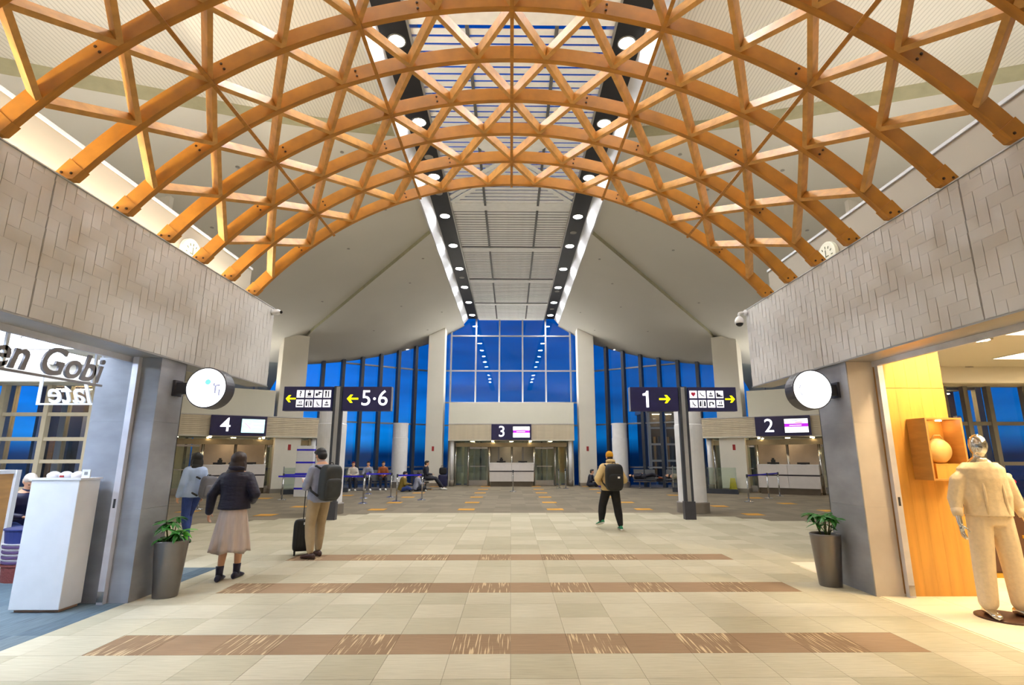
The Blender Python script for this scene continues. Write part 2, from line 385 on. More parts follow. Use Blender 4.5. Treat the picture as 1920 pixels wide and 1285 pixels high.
# ================================================================ SHOP BLOCKS: fascias, pillars, upper walls
def fascia(sx):
    side = 'left' if sx < 0 else 'right'
    w_ = thing('wall_'+side+'_fascia', 'woven-relief plaster fascia over the '+('blue-carpeted' if sx < 0 else 'warm-lit')+' shop', 'wall', kind='structure')
    X = lambda d: sorted((sx*(4.2+d[0]), sx*(4.2+d[1])))
    a, b = X((.03, .36)); bx('backing', 'plaster_joint', w_, a, b, -3, 9.15, 2.78, 4.15)
    a, b = X((.0, .36)); bx('edge_trim', 'aluminium', w_, a, b, -3, 9.15, 2.765, 2.78); bx('edge_trim', 'reveal_white', w_, a, b, -3, 9.15, 4.15, 4.162)
    ys = [-.1, 2.15, 4.52, 7.0, 9.15]; U = .118
    for p in range(len(ys)-1):
        y0, y1 = ys[p]+.006, ys[p+1]-.006
        a, b = X((.012, .03))
        pan = bx('panel', 'plaster_tile', w_, a, b, y0, y1, 2.785, 4.146)
        if y1 < 3: continue
        nu, nv = int((y1-y0)/U)+5, int(1.36/U)+5
        for i in range(-4, nu):
            for j in range(-4, nv):
                k = (i-j) % 4
                if k == 0: r = (i, i+2, j, j+1)
                elif k == 3: r = (i, i+1, j, j+2)
                else: continue
                q0, q1, z0, z1 = y0+r[0]*U, y0+r[1]*U, 2.785+r[2]*U, 2.785+r[3]*U
                q0, q1, z0, z1 = max(q0, y0), min(q1, y1), max(z0, 2.785), min(z1, 4.146)
                if q1-q0 < .03 or z1-z0 < .03 or q1 < 3.3: continue
                # a slightly tilted pillow-faced block: one long edge proud
                h0, h1 = (.0, .0045) if k == 0 else (.0045, .0005)
                e = .0015; xi = 4.2+.0125
                P8 = []
                for (yy, zz, t) in ((q0+e, z0+e, 0), (q1-e, z0+e, 1), (q1-e, z1-e, 2), (q0+e, z1-e, 3)):
                    hh = (h1 if (zz > (z0+z1)/2) == (k == 0) and k == 0 else (h0 if k == 0 else (h0 if t in (0, 3) else h1)))
                    P8.append((sx*(4.2+.012-hh-.0015), yy, zz))
                B8 = [(sx*xi, p_[1], p_[2]) for p_ in P8]
                m_ = MB().add(P8+B8, [(0,1,2,3),(7,6,5,4),(0,4,5,1),(1,5,6,2),(2,6,7,3),(3,7,4,0)] if sx < 0 else [(3,2,1,0),(4,5,6,7),(1,5,4,0),(2,6,5,1),(3,7,6,2),(0,4,7,3)])
                m_.build('relief_block', 'plaster_tile', pan)
    return w_
fascia(-1); fascia(1)
for sx in (-1, 1):
    side = 'left' if sx < 0 else 'right'
    X = lambda a, b: sorted((sx*a, sx*b))
    wu = thing('wall_'+side+'_upper', 'pale upper wall set back above the fascia of the '+('blue-carpeted' if sx < 0 else 'warm-lit')+' shop', 'wall', kind='structure')
    a, b = X(4.95, 5.05); bx('upper_face', 'upper_paint', wu, a, b, -3, 9.65, 4.1, 5.06)
    a, b = X(4.93, 5.07); bx('top_trim', 'reveal_white', wu, a, b, -3, 9.66, 5.06, 5.10)
    a, b = X(4.57, 4.94); bx('shop_roof', 'wall_white', wu, a, b, -3, 9.15, 3.95, 4.08)
    rf = thing('roof_shop_'+side, 'flat roof of the '+('blue-carpeted' if sx < 0 else 'warm-lit')+' shop block', 'roof', kind='structure')
    a, b = X(5.06, 12.9); bx('upper_end', 'wall_white', rf, a, b, 9.5, 9.64, 2.9, 4.95)
    a, b = X(5.05, 12.9); bx('block_top', 'wall_white', rf, a, b, -3, 9.6, 4.95, 5.0)
    # linear lamps: warm cove behind the left parapet, added unseen fill strips on both roofs
    if sx < 0:
        cv = thing('cove_light', 'linear warm cove lamp lying behind the parapet under the round clock', 'lamp', (0, 0, 4.08))
        bx('housing', 'fitting_grey', cv, -4.80, -4.68, -2.9, 9.0, 0, .03); bx('tube', 'lamp_cove', cv, -4.775, -4.705, -2.9, 9.0, .03, .05)
    up = thing('added_uplight', 'added linear fill light lying on the roof of the '+('blue-carpeted' if sx < 0 else 'warm-lit')+' shop block', 'lamp', (0, 0, 5.0))
    a, b = X(5.5, 5.8); bx('housing', 'fitting_grey', up, a, b, -2.9, 9.4, 0, .05)
    a, b = X(5.53, 5.77); bx('tube', 'roof_fill_light', up, a, b, -2.9, 9.4, .05, .07)
    # round clock on the upper wall
    ck = thing('wall_clock', ('brightly lit ' if sx < 0 else 'dim ')+'round clock high on the upper wall, half hidden by the '+('left' if sx < 0 else 'right')+' vault ribs', 'clock', (sx*4.945, 7.72, 4.62))
    ck['label'] = ('round cream clock washed by the cove light above the parapet' if sx < 0 else 'round cream clock on the unlit upper wall above the pale fascia')
    m_ = MB()
    m_.loft([[(-sx*d, r*math.cos(2*math.pi*i/28), r*math.sin(2*math.pi*i/28)) for i in range(28)] for d, r in ((0, .24), (.05, .24), (.055, .225))]); m_.build('face', 'clock_face', ck)
    R0 = .15
    for i in range(12):
        a_ = i*math.pi/6; MB().obox((-sx*.058, R0*math.cos(a_), R0*math.sin(a_)), (.002, 0, 0), (0, .02*math.cos(a_), .02*math.sin(a_)), (0, -.007*math.sin(a_), .007*math.cos(a_))).build('hour_mark', 'clock_mark', ck)
    m_ = MB(); m_.obox((-sx*.06, .0, .05), (.002, 0, 0), (0, .006, 0), (0, 0, .06)); m_.obox((-sx*.06, -.03, .0), (.002, 0, 0), (0, .04, 0), (0, 0, .006)); m_.build('hands', 'clock_mark', ck)

# pillars
def pillar(sx, y0, y1, xs):
    nm = 'grey veined stone pillar beside the '+('white plinth' if sx < 0 else 'golden wood panel')
    t = thing('stone_pillar', nm, 'pillar', (0, 0, 0), kind='structure')
    a, b = sorted((sx*4.23, sx*xs)); 
    bx('core', 'stone_grey', t, a+.012, b-.012, y0+.012, y1-.012, 0, 2.765)
    zs = [0, 1.0, 2.0, 2.765]
    for z0, z1 in zip(zs, zs[1:]):
        q = sx*4.23; bx('stone_slab', 'stone_grey', t, min(q, q+sx*.012), max(q, q+sx*.012), y0, y1, z0+.001, z1-.001)
        bx('stone_slab', 'stone_grey' if sx < 0 else 'stone_beige', t, a+.0125, b, y0, y0+.012, z0+.001, z1-.001) if sx > 0 else bx('stone_slab', 'stone_grey', t, a, b-.0125, y0, y0+.012, z0+.001, z1-.001)
        bx('stone_slab', 'stone_grey', t, a, b, y1-.012, y1, z0+.001, z1-.001)
    return t
pl = pillar(-1, 6.38, 6.88, 4.98); pr_ = pillar(1, 6.57, 7.27, 4.57)
def rail(x, y, z1, label):
    t = thing('shutter_rail', label, 'shutter rail', (x, y, 0), kind='structure')
    bx('channel', 'shutter_rail', t, -.035, .035, -.06, 0, FZ, z1)
    bx('lock_plate', 'frame_dark', t, -.012, .012, -.064, -.06, 1.02, 1.12); bx('foot_plate', 'steel', t, -.034, .034, -.064, -.06, .03, .14)
rail(-4.50, 6.38, 2.765, 'white shutter guide rail on the face of the grey pillar'); rail(4.61, 6.55, 2.765, 'white shutter guide rail beside the golden wood panel')
rail(-4.32, 6.96, 2.6, 'white shutter guide rail behind the grey pillar')

# shop interiors
for sx in (-1, 1):
    side = 'left' if sx < 0 else 'right'; lt = 'blue-carpeted' if sx < 0 else 'warm-lit'
    X = lambda a, b: sorted((sx*a, sx*b))
    c = thing('ceiling_shop_'+side, 'white ceiling of the '+lt+' shop', 'ceiling', kind='structure')
    pg = [(4.61, -3), (13, -3), (13, 12), (8.3, 12), (6.05, 9.1), (4.61, 9.1)]; pg = [(sx*q, r) for q, r in pg]
    MB().prism(pg if sx > 0 else pg[::-1], 3.2, 3.3).build('ceiling_panel', 'wall_white', c)
    for (q, r) in (((5.5, 4.3), (5.5, 5.7), (7.0, 7.3), (8.3, 7.3), (7.6, 8.7), (8.9, 8.7), (8.9, 10.1), (10.2, 8.7), (10.2, 10.1), (9.6, 7.3)) if sx < 0 else ((5.6, 3.6), (5.6, 5.1), (7.2, 4.6), (7.2, 6.2), (8.7, 6.4), (8.7, 8.0))):
        lp = thing('added_light_panel', 'added large square '+('cool' if sx < 0 else 'warm')+' light panel in the ceiling of the '+lt+' shop', 'lamp', (sx*q, r, 3.2), group='added light panels in the '+lt+' shop')  # panels added to brighten the shops
        bx('frame', 'frame_light', lp, -.63, .63, -.67, .67, -.012, 0); bx('diffuser', 'panel_shop_'+side, lp, -.615, .615, -.655, .655, -.016, -.012)
    a, b = X(4.56, 4.60); bx('shutter_box', 'shutter_rail', c, a, b, -3, 6.5 if sx < 0 else 6.6, 2.70, 2.82)
    a, b = X(4.60, 4.85); bx('shutter_hood', 'panel_white', c, a, b, -3, 6.35, 2.78, 3.2)
    ws = thing('wall_shop_'+side, 'rear wall of the '+lt+' shop', 'wall', kind='structure')
    pts = ((5.4, 8.3), (8.3, 12.0), (14.4, 22.2))
    m_ = MB()
    for (ax, ay), (bx_, by) in zip(pts, pts[1:]):
        d = V((bx_-ax, by-ay, 0)).normalized(); n_ = V((d.y, -d.x, 0))*.1
        poly = [(sx*ax, ay), (sx*bx_, by), (sx*(bx_+n_.x), by+n_.y), (sx*(ax+n_.x), ay+n_.y)]
        if sx > 0: poly = poly[::-1]
        m_.prism(poly[::-1], 0, 8.8 if by > 13 else 3.95)
    m_.build('partition', 'wall_white', ws)
    a, b = X(8.3, 13); bx('wall_head', 'wall_white', ws, a, b, 11.95, 12.1, 3.15, 8.6)
    a, b = X(13, 13.15); bx('outer_wall', 'wall_white', ws, a, b, -4, 12.1, 0, 8.6)
    a, b = X(8.3, 13); bx('window_sill_wall', 'wall_white', ws, a, b, 11.95, 12.1, 0, .35)
ST(bx('wall_back', 'wall_white', None, -13.15, 13.15, -4.15, -4, 0, 10), 'white wall closing the concourse behind', 'wall')

def disc_lamp(parent, mat, x, y, z, r, rim=.03):
    MB().lathe([(r+rim, 0), (r+rim, -.015), (r, -.018), (r, 0)], (x, y, z), 24).build('lamp_rim', 'fitting_grey' if mat != 'lamp_hall' else 'aluminium', parent)
    MB().lathe([(r, .0), (r, -.012)], (x, y, z), 24).build('lamp_lens', mat, parent)
shop_lamps = {-1: [(-5.4, 3.2), (-5.4, 4.6), (-5.4, 5.7), (-6.6, 3.9), (-6.6, 5.4), (-6.6, 7.2), (-8.2, 5.4), (-8.2, 7.4), (-8.4, 9.6), (-10.2, 8.4)],
              1: [(5.3, 3.2), (5.2, 4.6), (5.15, 5.85), (6.6, 3.9), (6.6, 5.4), (6.6, 7.2), (8.2, 5.4), (8.2, 7.4), (8.4, 9.6), (10.2, 8.4)]}
for sx in (-1, 1):
    for x, y in shop_lamps[sx]:
        t = thing('shop_downlight', ('cool white' if sx < 0 else 'warm')+' round downlight recessed in the ceiling of the '+('blue-carpeted' if sx < 0 else 'warm-lit')+' shop', 'lamp', (x, y, 3.2), group=('cool' if sx < 0 else 'warm')+' shop ceiling lights')
        disc_lamp(t, 'lamp_shop_left' if sx < 0 else 'lamp_shop_right', 0, 0, 0, .10)

# ================================================================ MAIN CEILING
def slope(y): return .285+max(0., y-24.5)*.045
def zc(x, y, lift=0.): return 9.2-(max(abs(x), 2.8)-2.8)*slope(y)+lift
STEP = [(2.8, 11.85), (3.1, 11.68), (4.4, 10.88), (5.7, 9.95), (6.75, 9.08), (7.65, 8.35), (8.5, 7.65), (10.5, 6.1), (13.2, 4.2)]
def step_y(x):
    for (a, ya), (b, yb) in zip(STEP, STEP[1:]):
        if a <= x <= b: return ya+(yb-ya)*(x-a)/(b-a)
    return STEP[-1][1] if x > STEP[-1][0] else STEP[0][1]
def fold_y(x): return 17.3+(x-2.8)*1.08
def glass_y(x): return 30.75 if abs(x) < 4.5 else 30.75-(abs(x)-4.5)*.667
for sx in (-1, 1):
    side = 'left' if sx < 0 else 'right'
    c = thing('ceiling_'+side, 'sloping white hall ceiling on the side of the '+('blue-carpeted' if sx < 0 else 'warm-lit')+' shop', 'ceiling', kind='structure')
    xs = [2.8+i*.4 for i in range(29)]
    xs = sorted(set(xs+[s_[0] for s_ in STEP if s_[0] < 14]))
    def strip(name, mat, f0, f1, lift, nseg, flipy=False):
        m_ = MB(); n = nseg+1
        for x in xs:
            y0, y1 = f0(x), f1(x)
            for k in range(n):
                y = y0+(y1-y0)*k/nseg; m_.v.append((sx*x, y, zc(x, y, lift)))
        for i in range(len(xs)-1):
            for k in range(nseg):
                a = i*n+k; f_ = (a, a+n, a+n+1, a+1)
                m_.f.append(f_ if sx > 0 else f_[::-1])
        return m_.build(name, mat, c, True)
    strip('ribbed_panel', 'ceiling_rib', lambda x: -4., step_y, .46, 4)
    strip('smooth_panel', 'ceiling_white', step_y, lambda x: max(fold_y(x), step_y(x)), .16, 6)
    strip('far_panel', 'ceiling_white', fold_y, lambda x: max(fold_y(x), glass_y(x)+.15), 0., 14)
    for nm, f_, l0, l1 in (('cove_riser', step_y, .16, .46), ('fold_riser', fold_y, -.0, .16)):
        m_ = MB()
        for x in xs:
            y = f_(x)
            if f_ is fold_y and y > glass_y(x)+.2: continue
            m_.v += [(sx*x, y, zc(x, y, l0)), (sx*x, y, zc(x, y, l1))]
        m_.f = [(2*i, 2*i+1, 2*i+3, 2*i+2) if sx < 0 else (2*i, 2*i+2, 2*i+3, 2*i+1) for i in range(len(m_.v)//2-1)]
        m_.build(nm, 'riser_shade_olive', c)  # olive tone carries the shade of the ceiling steps
    # small dark recessed fittings dotted over the smooth planes
    fit = MB().lathe([(.05, 0), (.05, -.012), (.035, -.014)], n=12).mesh('ceiling_fitting', 'fitting_grey')
    for (x, y) in ((4.2, 9.9+2), (5.3, 13.1), (3.9, 15.2), (6.5, 11.5), (6.9, 15.6), (5.6, 17.2), (8.3, 13.8), (9.2, 17.5), (4.3, 21.5), (5.2, 24.2), (3.6, 26.6), (6.9, 26.0), (4.6, 28.4), (7.9, 21.4), (3.4, 19.3)):
        lift = .16 if y < fold_y(x) else 0
        obj('ceiling_fitting', fit, c, (sx*x, y, zc(x, y, lift)-.002))
    # end/outer closing wall of the roof space
    # black lamp trough with white reveal
    tr = thing('ceiling_trough_'+side, 'black ceiling trough with downlights on the side of the '+('blue-carpeted' if sx < 0 else 'warm-lit')+' shop', 'ceiling', kind='structure')
    a, b = sorted((sx*1.95, sx*2.53)); bx('trough', 'trough_black', tr, a, b, -4, 30.3, 9.5, 9.62)
    a, b = sorted((sx*1.93, sx*1.97)); bx('trough_edge', 'aluminium', tr, a, b, -4, 30.3, 9.47, 9.62)
    pf = [(2.53, 9.62), (2.53, 9.5), (2.775, 9.2), (2.83, 9.2), (2.83, 9.62)]
    pf = [(sx*x, z) for x, z in pf]
    if sx < 0: pf = pf[::-1]
    MB().loft([[(x, y, z) for x, z in pf] for y in (-4, 30.35)]).build('white_reveal', 'reveal_white', tr)
    for k in range(-2, 9):
        y = 8.88+2.565*k
        t = thing('hall_downlight', 'glowing round downlight set in the black trough on the side of the '+('blue-carpeted' if sx < 0 else 'warm-lit')+' shop', 'lamp', (sx*2.24, y, 9.5), group='trough downlights on the side of the '+('blue-carpeted' if sx < 0 else 'warm-lit')+' shop')
        disc_lamp(t, 'lamp_hall', 0, 0, 0, .15)
    spk = [13.0, 15.0, 22.9] if sx < 0 else [17.9, 24.9, 28.1]
    for y in spk:
        t = thing('ceiling_speaker', 'unlit round speaker in the black trough on the side of the '+('blue-carpeted' if sx < 0 else 'warm-lit')+' shop', 'speaker', (sx*2.24, y, 9.5), group='unlit trough fittings on the side of the '+('blue-carpeted' if sx < 0 else 'warm-lit')+' shop')
        MB().lathe([(.12, 0), (.12, -.012), (.09, -.02)], n=20).build('grille', 'fitting_grey', t)
# central slatted strip
cs = thing('ceiling_centre', 'flat central ceiling strip of white cross slats under the skylight', 'ceiling', kind='structure')
def slat_run(y0, y1, pitch, wd):
    me = MB().box(-1.93, 1.93, 0, wd, 9.545, 9.56).mesh('slat', 'slat_white')
    n = int((y1-y0)/pitch)
    for k in range(n): obj('slat', me, cs, (0, y0+k*pitch, 0))
slat_run(8.62, 15.85, .21, .15)
for y0, y1 in ((16.2, 19.45), (19.8, 23.3), (23.7, 27.2), (27.5, 30.3)): slat_run(y0, y1, .20, .135)
for y0, y1 in ((-4, 8.5), (15.7, 16.19), (19.46, 19.79), (23.31, 23.69), (27.21, 27.49), (30.2, 30.7)): bx('cross_plate', 'slat_white', cs, -1.93, 1.93, y0, y1, 9.52, 9.56)
for sx in (-1, 1):
    for y0, y1 in ((8.5, 15.85), (16.25, 19.4), (19.85, 23.25), (23.75, 27.15), (27.55, 30.3)):
        bx('channel', 'channel_grey', cs, sx*.85-.035, sx*.85+.035, y0, y1, 9.505, 9.535)
bx('void_panel', 'trough_black', cs, -1.95, 1.95, 16.0, 30.7, 9.75, 9.8)
# crossed louvre braces in the skylight bay
for sx in (-1, 1):
    for off in (0, .34, .68):
        for yc in (0,):
            MB().bar((sx*1.9, 15.6-off, 9.50), (sx*(-1.2), 12.0-off*.6, 9.50), .15, .03).build('brace_louvre', 'slat_white', cs)
# roof above the strip, with the open skylight
bx('roof_lid', 'wall_white', cs, -2.9, 2.9, -4, 8.4, 9.7, 9.8); bx('roof_lid', 'wall_white', cs, -2.9, 2.9, 15.9, 30.9, 10.2, 10.3)
bx('skylight_kerb', 'wall_white', cs, -2.95, -1.95, 8.4, 15.9, 9.62, 10.3); bx('skylight_kerb', 'wall_white', cs, 1.95, 2.95, 8.4, 15.9, 9.62, 10.3)
for k in range(4): bx('skylight_pane', 'glass_roof', cs, -1.95, 1.95, 8.4+k*1.88, 8.4+(k+1)*1.88-.06, 10.2, 10.21); bx('skylight_bar', 'frame_dark', cs, -1.95, 1.95, 8.4+(k+1)*1.88-.06, 8.4+(k+1)*1.88, 10.15, 10.25)

# ================================================================ CURTAIN WALLS
def curtain(name, label, a, b, muls, trans, ztop, fin, fmat, tmat, z0=.05):
    """a -> b in plan, muls: distances along; trans: heights; ztop(t) = head height"""
    t = thing(name, label, 'window', kind='structure')
    a, b = V((a[0], a[1], 0)), V((b[0], b[1], 0)); d = (b-a).normalized(); n = V((-d.y, d.x, 0))   # n points outside
    if n.y < 0: n = -n
    fw, fd = fin
    for s in muls:
        zt = ztop(s)
        MB().obox(a+d*s-n*(fd/2)+V((0, 0, zt/2)), d*fw/2, n*fd/2, V((0, 0, zt/2))).build('mullion', fmat, t)
    for s0, s1 in zip(muls, muls[1:]):
        zz = [z0]+[z for z in trans]
        for z in trans:
            if z < min(ztop(s0), ztop(s1)):
                MB().obox(a+d*(s0+s1)/2-n*.04+V((0, 0, z)), d*((s1-s0)/2-fw/2), n*.05, V((0, 0, .04))).build('transom', tmat, t)
        for i, z in enumerate(zz):
            zn0 = zn1 = None
            if i+1 < len(zz) and zz[i+1] < min(ztop(s0), ztop(s1)): zn0 = zn1 = zz[i+1]-.04
            else: zn0, zn1 = ztop(s0), ztop(s1)
            zb = z+(.04 if i else 0)
            if min(zn0, zn1) <= zb: continue
            p0, p1 = a+d*(s0+fw/2), a+d*(s1-fw/2)
            rr = [[(p.x, p.y, zb), (q.x, q.y, zb), (q.x, q.y, zn1), (p.x, p.y, zn0)] for p, q in ((p0, p1), (p0+n*.01, p1+n*.01))]
            MB().loft(rr).build('pane', 'glass_clear', t)
            if zn0 is not None and (i+1 >= len(zz) or zz[i+1] >= min(ztop(s0), ztop(s1))): break
    return t
W3 = lambda s: zc(abs(s-4.5), 30.75) if abs(s-4.5) > 2.8 else 9.62
curtain('window_1', 'tall glazed gable wall above gate 3', (-4.5, 30.75), (4.5, 30.75), [.02, .98, 2.43, 3.81, 5.17, 6.53, 7.98, 8.98], (3.3, 4.6, 6.46, 8.55), W3, (.09, .14), 'frame_grey', 'frame_grey')
for sx in (-1, 1):
    L_ = math.hypot(9.5, 6.34); muls = [.25+1.015*i for i in range(12) if .25+1.015*i < L_]
    curtain('window_%d' % (2 if sx < 0 else 3), 'angled glazed wall with dark fins '+('behind the bench of three sitters' if sx < 0 else 'behind the sleeper on the bench'), (sx*4.5, 30.75), (sx*14., 24.41), muls, (1.0, 3.33, 6.42),
            lambda s: zc(4.5+s*9.5/L_, 30.75-s*6.34/L_)+.02, (.16, .34), 'frame_dark', 'frame_grey')
    # shop window walls, seen through the shops
    curtain('window_%d' % (4 if sx < 0 else 5), 'glazed rear wall of the '+('blue-carpeted' if sx < 0 else 'warm-lit')+' shop', (sx*8.35, 12.02), (sx*12.95, 12.02), ([.05, .95, 1.95, 2.95, 3.75, 4.55] if sx < 0 else [.05, 1.5, 1.98, 2.52, 3.35, 4.55]), ((.9, 1.48, 1.96, 2.5) if sx < 0 else (1.43, 2.31)), lambda s: 3.15, (.10, .12), 'frame_beige' if sx < 0 else 'frame_grey', 'frame_beige' if sx < 0 else 'frame_grey', .35)
    # tall square columns
    for (x, y, hw, hd, rot, nm) in ((4.2, 29.75, .46, .4, 0, 'tall square cream column beside gate 3 and the '+('blue suitcase' if sx < 0 else 'sitter with the blue bag')),
                                    (10.33, 24.85, .56, .5, math.radians(33.7), 'tall square cream column behind the louvred band '+('near the information stand' if sx < 0 else 'near the yellow floor sign'))):
        t = thing('hall_column', nm, 'column', (sx*x, y, 0), sx*-rot if sx > 0 else rot, kind='structure')
        zt = zc(x-.6, y)+.05
        MB().bbox(-hw, hw, -hd, hd, 0, zt, .012).build('shaft', 'column_paint', t)
        bx('skirting', 'skirting_grey', t, -hw-.015, hw+.015, -hd-.015, hd+.015, 0, .18)
        bx('notice', 'red_sign', t, -.09 if x < 5 else .02, .03 if x < 5 else .14, -hd-.012, -hd, 1.85, 2.1)

# ground outside and glazed boarding bridges beyond the windows
ST(bx('ground_apron', 'apron', None, -120, 120, 12.2, 260, -4.2, -4), 'dark asphalt apron outside at dusk', 'ground')
def bridge(label, cx_, y, x0, x1, z0, z1, rows, cols, rz=0.):
    t = thing('boarding_bridge', label, 'boarding bridge', (cx_, y, 0), rz)
    hw = (x1-x0)/2
    MB().box(-hw, hw, .9, 3.0, z0, z1).build('inner_wall', 'bridge_dark', t)
    bx('deck', 'bridge_dark', t, -hw, hw, 0, 3, z0-.25, z0); bx('roof', 'frame_beige', t, -hw-.1, hw+.1, -.1, 3.1, z1, z1+.22)
    bx('support_leg', 'frame_light', t, -.25, .25, 1.2, 1.7, -4, z0-.25)
    for i in range(cols+1): x = -hw+2*hw*i/cols; bx('mullion', 'frame_beige', t, x-.08, x+.08, -.04, .12, z0, z1)
    for j in range(rows+1):
        z = z0+(z1-z0)*j/rows; bx('rail', 'frame_beige', t, -hw, hw, -.02, .10, z-.06, z+.06)
    for i in range(cols):
        for j in range(rows): bx('pane', 'glass_clear', t, -hw+2*hw*i/cols+.08, -hw+2*hw*(i+1)/cols-.08, .02, .03, z0+(z1-z0)*j/rows+.06, z0+(z1-z0)*(j+1)/rows-.06)
    for i in range(7): bx('inner_post', ('frame_light', 'wood_box', 'frame_dark')[i % 3], t, -hw+.2+i*hw*.28, -hw+.32+i*hw*.28, .75, .9, z0, z0+(z1-z0)*(.62 if i % 3 else .8))
    lm = bx('ceiling_lamp', 'lamp_spot', t, -hw*.6, hw*.6, .5, .55, z1-.12, z1-.1)
bridge('glazed boarding bridge seen through the glass wall beside gate 1 sign', 9.6, 33.4, 8.6, 10.6, .3, 4.3, 4, 2)
bridge('glazed boarding bridge seen through the blue-carpeted shop window', -12.1, 14.6, -13.5, -10.7, -.2, 3.55, 1, 2, math.radians(4))
bridge('glazed boarding bridge seen through the warm-lit shop window', 12.3, 15.0, 11.3, 13.3, -.2, 3.5, 1, 1, math.radians(-4))

# ================================================================ TIMBER LATTICE VAULT
vault = thing('timber_vault', 'golden timber lattice barrel vault of triangles resting on both fascias', 'timber vault', (0, 0, 4.165))
ZC, R0, R1, PIT, DY, Y0 = .805-4.165, 5.35, 5.52, math.radians(8.5), .735, 8.35
A_IN, A_OUT = math.acos((4.166-.805)/5.35), math.acos((4.166-.805)/5.52); END = A_IN
def vp(th, r, y): return V((r*math.sin(th), y, ZC+r*math.cos(th)))
hw = .034; NS = 64
rib_m = MB()
rib_m.loft([[vp(th, R0, -hw), vp(th, R0, hw), vp(th*A_OUT/A_IN, R1, hw), vp(th*A_OUT/A_IN, R1, -hw)] for th in [-END+2*END*i/NS for i in range(NS+1)]])
rib_me = rib_m.mesh('rib', 'timber')
bolt_me = MB().lathe([(.013, 0), (.013, .008), (.008, .01)], n=8, axis='y').mesh('bolt', 'bolt_dark')
shoe_me = {}
for s in (-1, 1):
    th = s*(END-.0285); u = V((math.cos(th), 0, -math.sin(th))); n_ = V((math.sin(th), 0, math.cos(th)))
    q8 = [vp(s*A_IN, R0-.008, 0), vp(s*A_OUT, R1+.008, 0), vp(s*(A_IN-.024), R0-.008, 0), vp(s*(A_IN-.024), R1+.008, 0)]; lo_ = max(q8[0].z, 0.0)
    rr = [[V((p_.x, yy, max(p_.z, .0015))) for p_ in (q8[0], q8[1], q8[3], q8[2])] for yy in (-hw-.01, hw+.01)]
    shoe_me[s] = MB().loft(rr).mesh('rib_shoe', 'timber')
NR = 12
for k in range(NR):
    y = Y0-DY*k
    rb = obj('rib', rib_me, vault, (0, y, 0))
    if y < 2.4: continue
    for s in (-1, 1):
        sh = obj('rib_shoe', shoe_me[s], rb)
        for dr in (.045, .125): obj('bolt', bolt_me, rb, vp(s*(END-.012+dr*.12), R0+dr, -hw-.011))
        for th in ((PIT*1.22, PIT*3.78) if k % 2 else (PIT*2.28, PIT*4.72)):
            for dr in (.05, .12): obj('bolt', bolt_me, rb, vp(s*th, R0+dr, -hw))
nodes = lambda k: [PIT*(i+.5) for i in range(-6, 6)] if k % 2 == 0 else [PIT*i for i in range(-5, 6)]
for k in range(NR-1):
    y0, y1 = Y0-DY*k, Y0-DY*(k+1)
    for a in nodes(k):
        for b in nodes(k+1):
            if abs(abs(a-b)-PIT/2) > .001: continue
            rm = R0+.07
            p, q = vp(a, rm, y0-hw), vp(b, rm, y1+hw); up = V((math.sin((a+b)/2), 0, math.cos((a+b)/2)))
            MB().bar(p, q, .05, .135, up).build('diagonal', 'timber_pale', vault)
for a in (0, PIT*2, -PIT*2, PIT*4, -PIT*4):
    up = V((math.sin(a), 0, math.cos(a)))
    MB().bar(vp(a, R0-.012, Y0+hw), vp(a, R0-.012, Y0-DY*(NR-1)), .04, .034, up).build('purlin', 'timber', vault)

